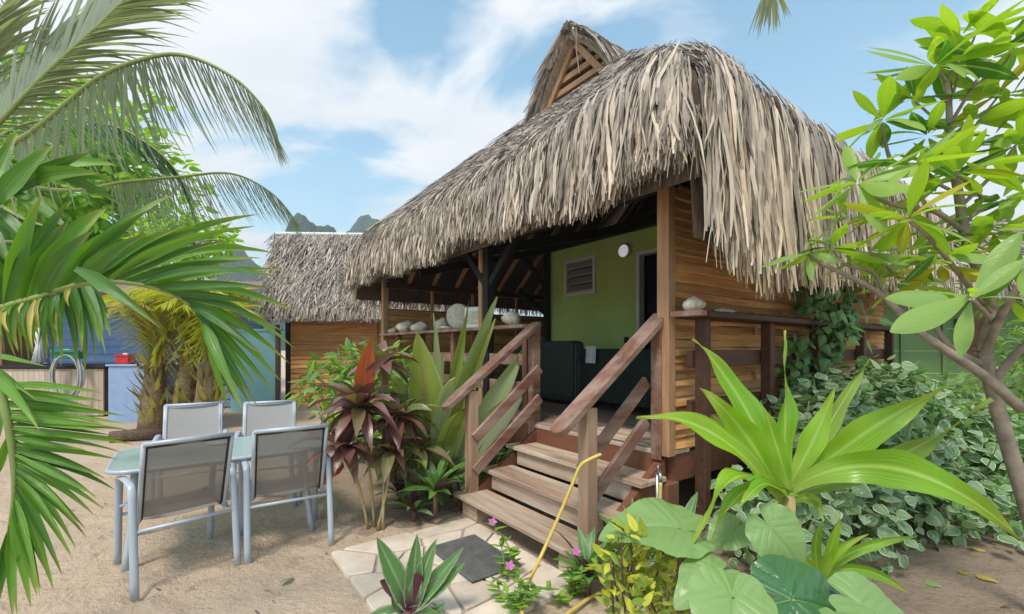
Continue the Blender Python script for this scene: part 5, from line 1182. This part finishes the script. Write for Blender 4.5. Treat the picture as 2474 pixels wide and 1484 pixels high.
# --- lime dracaena
rr = random.Random(3)
dc = at(1905, 1195, 2.05); dr0 = Vector((dc.x, dc.y, 0))
dr = empty('lime_dracaena', dr0, 0, 'large lime green dracaena with broad arching blades right of the steps', 'plant')
MB().tube(spline([dr0 + Vector((.02, 0, -.05)), dr0 + Vector((0, 0, dc.z * .5)), dc], 8), [.035, .034, .033, .032, .031, .03, .03, .028], 8).build('stem', M['stemy'], dr, True, off=dr0)
for (cx, cy, tx, ty, Ym, Yt, w, m, tw, ro) in ((1815, 960, 1675, 818, 2.2, 2.25, 82, 'drac', .5, .1), (1800, 1010, 1690, 938, 2.0, 1.95, 74, 'drac', .2, -.3), (1740, 985, 1538, 1008, 1.95, 1.9, 72, 'drac', .3, .5), (1900, 990, 1893, 798, 2.15, 2.2, 66, 'drac', 1.3, 0), (1880, 1080, 1838, 968, 2.0, 1.98, 46, 'drac', .2, .2),
     (1975, 1060, 2018, 935, 2.0, 2.0, 60, 'drac', -.3, .2), (2010, 1010, 2100, 868, 2.3, 2.4, 52, 'drac2', .5, 0), (2060, 1040, 2305, 928, 1.95, 1.9, 88, 'drac', .3, .1), (2180, 1130, 2395, 963, 2.15, 2.2, 76, 'drac2', .9, .1), (2150, 1010, 2478, 1312, 1.8, 1.75, 98, 'drac', -.3, .35),
     (1770, 1040, 1680, 1315, 1.9, 1.85, 70, 'drac', .6, .6), (1790, 1110, 1700, 1345, 1.95, 1.9, 56, 'drac', .5, .5), (1800, 1080, 1720, 1000, 2.3, 2.4, 60, 'drac2', .2, 0), (2030, 1120, 2080, 1050, 2.3, 2.4, 60, 'drac2', .2, 0), (2000, 1180, 1985, 1260, 1.95, 1.9, 46, 'drac2', .3, .6), (1845, 1120, 1790, 1230, 1.85, 1.8, 50, 'drac', .5, .5), (1860, 1010, 1780, 930, 2.3, 2.4, 60, 'drac2', .3, 0)):
    blade(dr0, dr, dc + Vector((rr.uniform(-.02, .02), rr.uniform(-.02, .02), rr.uniform(-.08, .02))), at(cx, cy, Ym), at(tx, ty, Yt), w / F * 2.05 * .93, M[m], None, 30, .3, .11, tw * 1.5, ro, p_drac)
# --- crinum beside the steps
def clump(name, label, root, table, cat='plant', width_ref=1.0, prof_=p_strap, wave=.02, fold=.28, stem=None):
    c = empty(name, (root.x, root.y, 0), 0, label, cat); r0 = Vector((root.x, root.y, 0))
    if stem: MB().tube([r0 + Vector((0, 0, -.05)), root], stem[0], 8).build('stem', M[stem[1]], c, True, off=r0)
    for (bx, by, Yb, cx, cy, Ym, tx, ty, Yt, w, m, tw, ro) in table:
        blade(r0, c, at(bx, by, Yb), at(cx, cy, Ym), at(tx, ty, Yt), w / F * Yb * 1.08, M[m], None, 16, fold, wave, tw, ro, prof_)
    return c
cr0 = gr(1062, 1205)
clump('crinum_lily', 'tall crinum with long upright olive strap leaves left of the steps', cr0, [
    (1045, 1150, 4.55, 1030, 960, 4.4, 1008, 803, 4.35, 74, 'crin', .2, .1), (1060, 1150, 4.6, 1060, 950, 4.6, 1046, 757, 4.7, 42, 'crin_p', .8, .6), (1065, 1150, 4.6, 1085, 930, 4.7, 1135, 724, 4.9, 34, 'crin', .6, .4), (1070, 1150, 4.6, 1110, 920, 4.7, 1202, 717, 4.9, 48, 'crin_p', .5, .3),
    (1075, 1150, 4.6, 1105, 960, 4.6, 1195, 770, 4.8, 44, 'crin', .7, .2), (1080, 1150, 4.65, 1170, 1010, 4.75, 1266, 838, 5.0, 56, 'crin_p', .4, .3), (1085, 1150, 4.65, 1170, 1040, 4.75, 1278, 925, 4.95, 60, 'crin_p', .3, .3), (1055, 1150, 4.5, 1060, 900, 4.4, 1100, 915, 4.3, 46, 'crin_p', .4, .5),
    (1040, 1150, 4.5, 1000, 1000, 4.4, 940, 900, 4.4, 52, 'crin', .3, .2), (1060, 1150, 4.5, 1070, 1020, 4.35, 1130, 980, 4.3, 48, 'crin', .5, .4), (1050, 1150, 4.6, 1035, 980, 4.7, 1070, 860, 4.8, 44, 'crin', .3, .2)], wave=.06)
# --- rosettes
def rosette(parent, root, c, n, L, W, mats, seed, elev=(80, 5), droop=.5, prof_=p_lance, wave=.02, fold=.3, ax=None):
    rr = random.Random(seed); c = Vector(c)
    for k in range(n):
        f = k / max(1, n - 1); a = k * 2.399 + seed; e = rad(elev[0] + (elev[1] - elev[0]) * f + rr.uniform(-8, 8)); l = L * rr.uniform(.6, 1.15) * (.75 + .3 * math.sin(math.pi * f))
        h = Vector((math.cos(a), math.sin(a), 0)); d = h * math.cos(e) + UP * math.sin(e)
        if ax is not None: d = (d + Vector(ax) * .5).normalized()
        p1 = c + d * l * .55; p2 = p1 + (d * .4 + h * .25 + DOWN * droop * (1 - .7 * math.sin(e))).normalized() * l * .5
        side = h.cross(UP); m = rr.choice(mats)
        blade(root, parent, c + h * .012, p1, p2, W * rr.uniform(.8, 1.15), M[m], side, 9, fold, wave, rr.uniform(-.4, .4), rr.uniform(-.3, .3), prof_, cols=3)
ti0 = gr(900, 1270)
ti = empty('ti_plant', ti0, 0, 'burgundy ti plant on thin canes beside the garden chair', 'plant')
for k, (bx, by, hx, hy, hY, n, L, mats) in enumerate(((905, 1275, 868, 985, 3.85, 34, .50, ['ti', 'ti', 'ti', 'ti_g']), (915, 1280, 955, 1010, 4.0, 24, .42, ['ti', 'ti_g']), (890, 1278, 835, 1080, 3.8, 24, .44, ['ti', 'ti', 'ti']), (925, 1283, 920, 880, 4.1, 22, .40, ['ti_g', 'ti', 'ti_g']), (912, 1280, 945, 1090, 3.9, 20, .36, ['ti', 'ti', 'ti_g']))):
    c = at(hx, hy, hY); b = gr(bx, by); MB().tube(spline([b, b.lerp(c, .5) + Vector((.02, 0, 0)), c], 8), [.014, .013, .013, .012, .012, .011, .011, .01], 6).build('cane', M['stemy'], ti, True, off=ti0)
    rosette(ti, ti0, c, n, L, .115, mats, 30 + k, (82, -40), .85, wave=.05)
for (bx, by, cx, cy, tx, ty, w, m) in ((880, 960, 880, 880, 898, 815, 46, 'ti_o'), (870, 930, 905, 870, 968, 845, 20, 'ti'), (830, 1120, 790, 1130, 782, 1175, 40, 'ti_o'), (865, 990, 820, 940, 790, 1010, 44, 'ti')):
    blade(ti0, ti, at(bx, by, 3.85), at(cx, cy, 3.8), at(tx, ty, 3.75), w / F * 3.8, M[m], None, 10, .3, .03, .3, 0, p_lance)
t2 = gr(985, 1225); c2 = empty('ti_plant', t2, 0, 'greenish bronze ti plant mixed into the thicket beside the crinum', 'plant')
for k, (hx, hy, hY, n, L) in enumerate(((985, 1000, 4.3, 24, .42), (1015, 1085, 4.2, 20, .38), (965, 1120, 4.1, 18, .36))):
    c = at(hx, hy, hY); MB().tube(spline([t2, t2.lerp(c, .5) + Vector((.03, 0, 0)), c], 8), .011, 6).build('cane', M['stemy'], c2, True, off=t2)
    rosette(c2, t2, c, n, L, .085, ['ti_g', 'strapg', 'ti', 'crin'], 60 + k, (80, -35), .8, wave=.05)
def boat_lily(loc, label, n, L, W, seed, mats=('rhoeo',), elev=(85, 15), droop=.35, z=.06, group=None):
    c = empty('boat_lily', loc, 0, label, 'plant', group); loc = Vector(loc)
    MB().tube([loc + Vector((0, 0, -.03)), loc + Vector((0, 0, z))], .02, 7).build('stem', M['stemr'], c, True, off=loc)
    rosette(c, loc, loc + Vector((0, 0, z)), n, L, W, list(mats), seed, elev, droop, p_strap, .0, .45)
    return c
# foreground boat lily, hand placed blades
bl0 = gr(985, 1500); c = empty('boat_lily', bl0, 0, 'boat lily with striped green blades and purple undersides at the bottom edge', 'plant')
MB().tube([bl0 + Vector((0, 0, -.03)), bl0 + Vector((0, 0, .05))], .02, 7).build('stem', M['stemr'], c, True, off=bl0)
for (cx, cy, tx, ty, w, m, ro) in ((960, 1400, 910, 1297, 44, 'rhoeo', .1), (1000, 1400, 1008, 1290, 36, 'rhoeo', 0), (1015, 1400, 1055, 1302, 36, 'rhoeo', -.2), (1040, 1420, 1120, 1322, 34, 'rhoeo', -.2), (1050, 1430, 1124, 1358, 34, 'rhoeo', -.2), (955, 1420, 918, 1403, 42, 'rhoeo', 2.6), (1000, 1430, 1012, 1385, 46, 'rhoeo', 2.9), (950, 1470, 945, 1428, 22, 'rhoeo', .3), (1060, 1490, 1075, 1455, 22, 'rhoeo', .3), (930, 1490, 880, 1500, 36, 'rhoeo', .2), (1030, 1480, 1080, 1500, 36, 'rhoeo', .4)):
    blade(bl0, c, at(988 + R.uniform(-12, 12), 1478, 2.62), at(cx, cy, 2.6), at(tx, ty, 2.55), w / F * 2.6 * 1.15, M[m], None, 12, .5, 0, 0, ro, p_strap)
boat_lily(at(1052, 1185, 3.95) - Vector((0, 0, at(1052, 1185, 3.95).z - .12)), 'boat lily with a dark purple heart at the left foot of the steps', 20, .38, .065, 4, ('strapg', 'rhoeo'), z=.18)
boat_lily(gr(1000, 1262), 'low boat lily between the ti canes and the flagstones', 18, .34, .055, 5, ('rhoeo', 'strapg'), z=.1)
boat_lily(gr(965, 1225), 'dark narrow leaved boat lily under the crinum', 20, .40, .045, 6, ('rhoeo', 'ti_g'), z=.12)
boat_lily(gr(1090, 1212), 'green strap leaved plant tucked behind the left stair post', 18, .42, .06, 7, ('strapg',), z=.25)
boat_lily(gr(1035, 1240), 'broad green strap leaved plant drooping over the flagstones by the ti canes', 20, .46, .075, 21, ('strapg', 'strapg', 'rhoeo'), z=.16)
boat_lily(gr(985, 1205), 'shadowed olive strap leaved plant behind the ti canes', 22, .5, .06, 22, ('ti_g', 'strapg', 'rhoeo'), z=.3)
boat_lily(gr(1110, 1235), 'small striped boat lily pressed against the bottom tread', 14, .3, .05, 23, ('rhoeo', 'strapg'), z=.1)
boat_lily(gr(1020, 1180), 'green strap leaved plant at the base of the crinum', 22, .5, .07, 8, ('strapg', 'crin'), z=.3)
boat_lily(gr(1420, 1445), 'green boat lily at the foot of the right stair post', 14, .36, .06, 12, ('rhoeo', 'strapg'), z=.12)
boat_lily(gr(1530, 1440), 'striped boat lily behind the yellow croton', 14, .40, .06, 13, ('rhoeo',), z=.2)
boat_lily(at(1640, 1330, 2.6) - Vector((0, 0, at(1640, 1330, 2.6).z)), 'upright striped plant below the garden tap', 14, .42, .07, 14, ('rhoeo', 'strapg'), z=.30)
# small dracaena on the soil
sc = gr(1985, 1460, .0); sc = Vector((1.42, 2.05, 0)); c = empty('spider_plant', sc, 0, 'small lime strap leaved plant spreading over the soil below the dracaena', 'plant')
MB().tube([sc, sc + Vector((0, 0, .28))], .018, 7).build('stem', M['stemy'], c, True, off=sc)
cc = at(1985, 1395, 2.05)
for (cx, cy, tx, ty, w, ro) in ((2060, 1310, 2215, 1297, 34, .2), (2080, 1340, 2195, 1435, 36, .2), (2010, 1320, 2030, 1250, 30, 0), (1960, 1300, 1985, 1265, 30, .2), (1940, 1340, 1900, 1330, 30, .3), (2040, 1370, 2065, 1465, 22, .3), (1990, 1330, 2100, 1290, 26, .1), (1950, 1370, 1880, 1400, 28, .3)):
    blade(sc, c, cc + jit(Vector(), .01), at(cx, cy, 2.0), at(tx, ty, 1.95), w / F * 2.0 * .72, M['drac'], None, 14, .4, .0, .2, ro, p_strap)
# --- taro leaves
def taro_leaf(root, parent, c, tipdir, nrm, L, mat, droop=.25, seed=0, w=.86):
    rr = random.Random(seed); c = Vector(c); x = Vector(tipdir).normalized(); n = Vector(nrm); n = (n - x * n.dot(x)).normalized(); y = n.cross(x)
    K = 16; m = 112; vs = []; fs = []; cs = []; rv = (seed * .37) % 1; ph = seed * 1.7
    for k in range(K + 1):
        s = k / K
        for i in range(m):
            a = 2 * math.pi * i / m - math.pi
            r = (.54 + .12 * math.cos(a)) * (1 + .42 * math.exp(-(abs(a) / .36) ** 1.6)) * (1 + .015 * math.sin(a * 9 + ph))
            r *= 1 - .72 * math.exp(-((math.pi - abs(a)) / .20) ** 2)
            px = r * s * math.cos(a); py = r * s * math.sin(a) * w * 1.12; ay = abs(py)
            g = (px - .55 * ay) if px > -.1 else (px * .5 + ay * .9)
            v = max(0, math.cos(g * 2 * math.pi * 7.5)) ** 6; mr = math.exp(-(ay / .022) ** 2) if px > 0 else math.exp(-((ay - abs(px) * .45) / .03) ** 2)
            vv = max(v * min(1, ay * 9), mr)
            z = -droop * (max(px, 0) ** 2 * 1.1 + px * px * .4 + py * py * .7) - (.03 if seed == 7 else .016) * vv + .16 * ay + .03 * math.sin(a * 4 + ph) * s * s + .012 * math.sin(a * 11 + ph * 2) * s ** 3
            vs.append(c + (x * px + y * py + n * z) * L); cs.append((1.0 if s > .985 else .05 + .85 * (1 - vv), s, rv))
    for k in range(K):
        for i in range(m): fs.append((k * m + i, k * m + (i + 1) % m, (k + 1) * m + (i + 1) % m, (k + 1) * m + i))
    return MB().add(vs, fs, cs).build('leaf', mat, parent, True, off=Vector(root))
def taro(label, base, table):
    b = Vector(base); c = empty('taro_plant', b, 0, label, 'plant')
    for (px, py, Y, tx, ty, dY, L, nr, m, sd) in table:
        p = at(px, py, Y); t_ = at(tx, ty, Y + dY)
        MB().tube(spline([b + Vector((0, 0, -.03)), b.lerp(p, .5) + Vector((0, 0, .08)), p - Vector((0, 0, .004))], 12), [.016 - .0008 * i for i in range(12)], 7).build('petiole', M['stemr'] if sd % 3 == 0 else M['stemg'], c, True, off=b)
        taro_leaf(b, c, p, t_ - p, nr, L, M[m], .3, sd)
taro('big dull green taro leaf tilting over the yellow croton', (.72, 1.95, 0), [(1640, 1275, 1.95, 1500, 1245, .0, .34, (.05, -.30, .92), 'taro', 3)])
taro('taro with a rounded pale leaf hanging below the dracaena', (1.25, 1.95, 0), [(1862, 1275, 1.85, 1925, 1345, -.05, .22, (-.1, -.85, .5), 'taro', 4), (1775, 1275, 2.1, 1735, 1300, -.05, .17, (0, -.6, .8), 'taro', 1)])
taro('light green heart shaped taro leaves at the bottom edge', (.85, 1.5, 0), [(1735, 1385, 1.75, 1640, 1430, -.1, .22, (-.1, -.4, .9), 'taro', 5), (1770, 1440, 1.55, 1775, 1560, -.14, .27, (0, -.55, .8), 'taro', 6)])
taro('dark glossy ribbed taro leaf at the bottom right', (1.15, 1.5, 0), [(1915, 1445, 1.6, 2070, 1470, -.02, .33, (0, -.5, .88), 'taro_d', 7), (2080, 1460, 1.55, 2190, 1510, -.05, .25, (0, -.4, .9), 'taro', 8), (2010, 1510, 1.45, 2080, 1560, -.1, .2, (0, -.5, .85), 'taro', 9)])
# --- leafy shrubs made of many leaves
def shrub(name, label, base, mounds, nleaf, size, mats, vars_, seed, stems=6, cat='shrub', cap=300, stem='stemg', group=None, droop=.3):
    rr = random.Random(seed); base = Vector(base); c = empty(name, base, 0, label, cat, group); its = []
    tot = sum(m_[1][0] * m_[1][2] for m_ in mounds)
    for (mc, mr) in mounds:
        mc = Vector(mc)
        for k in range(int(nleaf * mr[0] * mr[2] / tot)):
            d = Vector((rr.gauss(0, 1), rr.gauss(0, 1), rr.gauss(0, 1) + .35)).normalized(); r = rr.random() ** .28 * rr.uniform(.88, 1.1)
            p = mc + Vector((d.x * mr[0], d.y * mr[1], d.z * mr[2])) * r
            if p.z < .03: continue
            o = Vector((d.x, d.y, d.z * .8 + .2)); dd = o * .55 + Vector((rr.gauss(0, .55), rr.gauss(0, .55), rr.gauss(0, .3) - droop))
            its.append((rr.choice(vars_), frame(p, dd, o * .8 + UP * .5 + jit(Vector(), .35, rr), size * rr.uniform(.45, 1.3)), M[rr.choice(mats)]))
        for k in range(stems):
            d = Vector((rr.gauss(0, .6), rr.gauss(0, .6), rr.uniform(.2, .9))); p = mc + Vector((d.x * mr[0], d.y * mr[1], d.z * mr[2])) * .9; g = Vector((base.x * .4 + mc.x * .6, base.y * .4 + mc.y * .6, -.02))
            MB().tube(spline([g, g.lerp(p, .5) + jit(Vector(), .05, rr), p], 6), [.009, .008, .007, .006, .005, .004], 5).build('stem', M[stem], c, True, off=base)
    leaves(c, base, its, 'leaf', cap, 'leaf_mass'); return c
def Hm(p, t, z, rx, rz, ry=None): return (H(p, t, z), (rx, ry or rx, rz))
shrub('variegated_shrub', 'grey green shrub with cream edged leaves at the corner of the bungalow', H(.5, -.7, 0), [Hm(.35, -.55, .28, .42, .42), Hm(.95, -.75, .35, .5, .5), Hm(1.25, -.5, .75, .42, .5), Hm(1.75, -.45, .95, .38, .4)], 1700, .105, ['vari'], V_heart, 1)
shrub('variegated_shrub', 'largest cream edged shrub spilling over the soil in the middle of the bed', H(1.9, -.8, 0), [Hm(1.8, -.85, .40, .62, .55), Hm(2.5, -.6, .85, .6, .6), Hm(2.2, -1.15, .25, .55, .35), Hm(3.1, -.5, .9, .5, .5)], 2500, .105, ['vari', 'vari', 'vari', 'leafg'], V_heart, 2)
shrub('variegated_shrub', 'cream edged shrub at the far end of the bed by the frangipani trunk', H(3.3, -1.0, 0), [Hm(3.1, -1.0, .45, .65, .6), Hm(3.9, -.9, .5, .6, .6), Hm(2.9, -1.6, .2, .5, .3), Hm(3.6, -1.7, .25, .6, .4)], 2000, .115, ['vari', 'vari', 'leafg'], V_heart, 3)
shrub('green_shrub', 'mid green leafy shrub against the end of the board wall', H(4.2, -.75, 0), [Hm(4.0, -.75, .75, .55, .5), Hm(4.6, -.9, .5, .55, .5), Hm(5.2, -1.3, .4, .55, .5)], 1000, .16, ['leafg', 'leafg', 'lime'], V_ell, 4)
shrub('green_shrub', 'dense green shrub in front of the green hut at right', (7.2, 6.6, 0), [((6.4, 6.2, .35), (.8, .7, .45)), ((7.8, 6.6, .4), (.8, .7, .5)), ((5.6, 4.4, .25), (.7, .6, .35)), ((6.3, 5.0, .35), (.7, .6, .45))], 1500, .17, ['leafg', 'leafd'], V_ell, 5)
shrub('green_shrub', 'tall bright green shrub at the right edge behind the frangipani', (8.6, 7.4, 0), [((8.4, 7.4, 1.1), (.7, .7, .9)), ((9.4, 7.6, 1.2), (.8, .7, 1.1))], 800, .26, ['lime', 'leafg'], V_lance, 6)
shrub('lime_shrub', 'bright lime leafed shrub before the board wall of the neighbouring hut', gr(860, 1120), [(at(790, 930, 6.3), (.45, .4, .35)), (at(860, 890, 6.2), (.4, .4, .35)), (at(920, 900, 6.0), (.38, .35, .35)), (at(860, 1000, 6.0), (.5, .4, .4))], 460, .19, ['lime', 'lime', 'leafg'], V_ell, 7)
shrub('green_shrub', 'fresh green shrub between the ti plant and the crinum', gr(980, 1140), [(at(960, 910, 5.4), (.3, .3, .35)), (at(985, 990, 5.2), (.4, .35, .35)), (at(940, 1060, 4.9), (.35, .3, .3))], 420, .17, ['leafg', 'lime'], V_ell, 8)
shrub('under_step_fern', 'dark leafy plant in the shade beside the left stringer of the steps', H(-.35, 1.85, 0), [Hm(-.35, 1.85, .22, .28, .25), Hm(-.1, 2.3, .25, .35, .28)], 260, .14, ['leafg', 'leafd'], V_ell, 18)
shrub('green_shrub', 'leafy green shrub under the porch railing', H(-.35, 3.2, 0), [Hm(-.3, 2.9, .35, .4, .4), Hm(-.4, 3.7, .4, .45, .45), Hm(-.45, 4.6, .4, .5, .45)], 620, .18, ['leafg', 'lime', 'leafd'], V_ell, 19)
shrub('yellow_croton', 'small croton with yellow green variegated leaves at the bottom of the steps', gr(1560, 1560), [(at(1525, 1300, 1.9), (.07, .06, .06)), (at(1500, 1370, 1.95), (.10, .1, .09)), (at(1580, 1370, 2.1), (.13, .1, .12)), (at(1530, 1450, 1.95), (.14, .12, .13)), (at(1610, 1460, 2.1), (.11, .1, .1))], 430, .068, ['croton', 'croton_g', 'croton_g', 'croton'], V_ell, 9, stems=3, stem='barkd', droop=-.2)
# vine on the side wall
def vine():
    rr = random.Random(8); b = H(1.95, -.16, 0); c = empty('climbing_vine', b, 0, 'dark climbing vine creeping up the board wall to the thatch', 'vine'); its = []
    for k in range(5):
        pts = [H(1.75 + .1 * k, -.12, .6)]; p, z = 1.7 + .12 * k, .8
        while z < 2.1 + .1 * (k % 3): z += .2; p += rr.gauss(0, .12); pts.append(H(p, -.40 if z > 1.7 and z < 1.9 else -.14 - .15 * (z > 2.0), z))
        path = spline(pts, 30); MB().tube(path, .006, 5).build('vine_stem', M['barkd'], c, True, off=b)
        for q in path:
            for j in range(4):
                its.append((rr.choice(V_heart), frame(q + jit(Vector(), .07, rr) + Vector((.04, -.06, 0)), Vector((rr.gauss(0, .6), -.3, rr.gauss(-.5, .5))), Vector((.5, -.8, .4)) + jit(Vector(), .3, rr), rr.uniform(.07, .14)), M['leafd']))
    leaves(c, b, its, 'leaf', 300)
vine()
# pink vinca
def vinca(label, base, heads, seed):
    rr = random.Random(seed); b = Vector(base); c = empty('vinca', b, 0, label, 'flower')
    for (px, py, Y, fl) in heads:
        p = at(px, py, Y); path = spline([b, b.lerp(p, .5) + jit(Vector(), .03, rr), p], 10); MB().tube(path, .0045, 5).build('stem', M['stemg'], c, True, off=b); its = []
        for q in path[2:]:
            for j in range(2): a = rr.uniform(0, 6.3); its.append((V_ell[0], frame(q, Vector((math.cos(a), math.sin(a), .3)), UP, rr.uniform(.05, .085)), M['lime'] if rr.random() < .6 else M['leafg']))
        leaves(c, b, its, 'leaf', 60)
        if fl:
            its = [(V_heart[0], frame(p + Vector((0, 0, .012)), Vector((math.cos(a), -.35 + math.sin(a) * .6, .25 + .6 * math.sin(a))), Vector((0, -.8, .6)), .034), M['pink']) for a in [j * 1.2566 for j in range(5)]]
            leaves(c, b, its, 'petal', 10)
vinca('pink vinca in flower by the hose on the flagstones', gr(1250, 1480, .03), [(1232, 1372, 2.7, 1), (1200, 1400, 2.75, 0), (1265, 1400, 2.65, 0), (1330, 1420, 2.7, 0), (1290, 1440, 2.6, 0), (1225, 1430, 2.6, 0)], 1)
vinca('leggy vinca sprig with a pink bloom beside the bottom tread', gr(1225, 1400, .03), [(1190, 1266, 3.05, 1), (1210, 1310, 3.0, 0), (1235, 1340, 2.95, 0)], 2)
vinca('leafy vinca under the right stair post', gr(1390, 1440), [(1392, 1338, 2.8, 1), (1370, 1370, 2.8, 0), (1410, 1380, 2.75, 0), (1440, 1360, 2.75, 0), (1385, 1400, 2.7, 0), (1350, 1440, 2.7, 0)], 3)
# --- fallen leaves and litter
def fallen(px, py, L, mat, label, rz, var=None):
    p = gr(px, py, .03 if px > 1500 else .016); o = link('fallen_leaf', var_mesh(var or V_ovate[1], M[mat])); o.matrix_basis = frame(p + Vector((0, 0, .012)), Vector((math.cos(rz), math.sin(rz), .12)), UP, L); return tag(o, label, 'leaf')
fallen(676, 1412, .15, 'fallen_g', 'curled green fallen leaf on the sand right of the near chair', 1.2, V_lance[1])
fallen(2318, 1388, .10, 'plum_y', 'orange yellow fallen leaf on the bare soil at lower right', .2)
fallen(2360, 1392, .11, 'deadleaf', 'pale yellow heart shaped fallen leaf beside the orange one', -1.2, V_heart[0])
fallen(2262, 1422, .11, 'fallen_g', 'pale green fallen leaf on the soil at lower right', 1.2, V_heart[0])
fallen(2382, 1335, .09, 'deadleaf', 'small cream fallen leaf at the edge of the variegated shrub', 2.2, V_heart[0])
def litter():
    rr = random.Random(6); vv = []; ff = []; cc = []; b = 0
    for k in range(900):
        x = rr.uniform(-5, 5); y = rr.uniform(1.8, 8); L = rr.uniform(.010, .03) if k % 6 else rr.uniform(.04, .09); var = rr.choice(V_lance)
        if H(0, 0, 0).y and -1.2 < x < 1.2 and 2.2 < y < 5.2: continue
        A = np.array(frame(Vector((x, y, .018 + hnoise(x, y) * .014 + (.03 if x > 1 else 0))), Vector((rr.gauss(0, 1), rr.gauss(0, 1), .05)), UP, L)); vv.append(var.v @ A[:3, :3].T + A[:3, 3]); ff += [tuple(i + b for i in q) for q in var.f]; cc += list(var.c); b += len(var.v)
    o = link('leaf_litter', fastmesh('leaf_litter', np.concatenate(vv).tolist(), ff, cc, True), None, M['barkd']); tag(o, 'scattered brown bits of leaf litter on the sand', 'litter', kind='stuff')
litter()
lg = gr(330, 1065); lo = empty('log', lg, .4, 'short brown log lying on the sand behind the young palm', 'log'); MB().tube([(-.35, 0, .09), (0, .02, .1), (.35, 0, .09)], [.09, .1, .085], 10).build('log_body', M['barkd'], lo, True)

hz = tag(link('haze', fastmesh('haze', *(lambda b: (b.v, b.f))(MB().box(-420, 420, -40, 620, -3, 140)))), kind='stuff')
def hazemat():
    t = bpy.data.materials.new('haze_air'); t.use_nodes = True; n = t.node_tree.nodes; n.clear(); o = n.new('ShaderNodeOutputMaterial'); v = n.new('ShaderNodeVolumePrincipled')
    v.inputs['Density'].default_value = .0011; v.inputs['Color'].default_value = (.86, .92, 1, 1); v.inputs['Anisotropy'].default_value = .2; t.node_tree.links.new(v.outputs[0], o.inputs['Volume']); return t
hz.data.materials.append(hazemat())
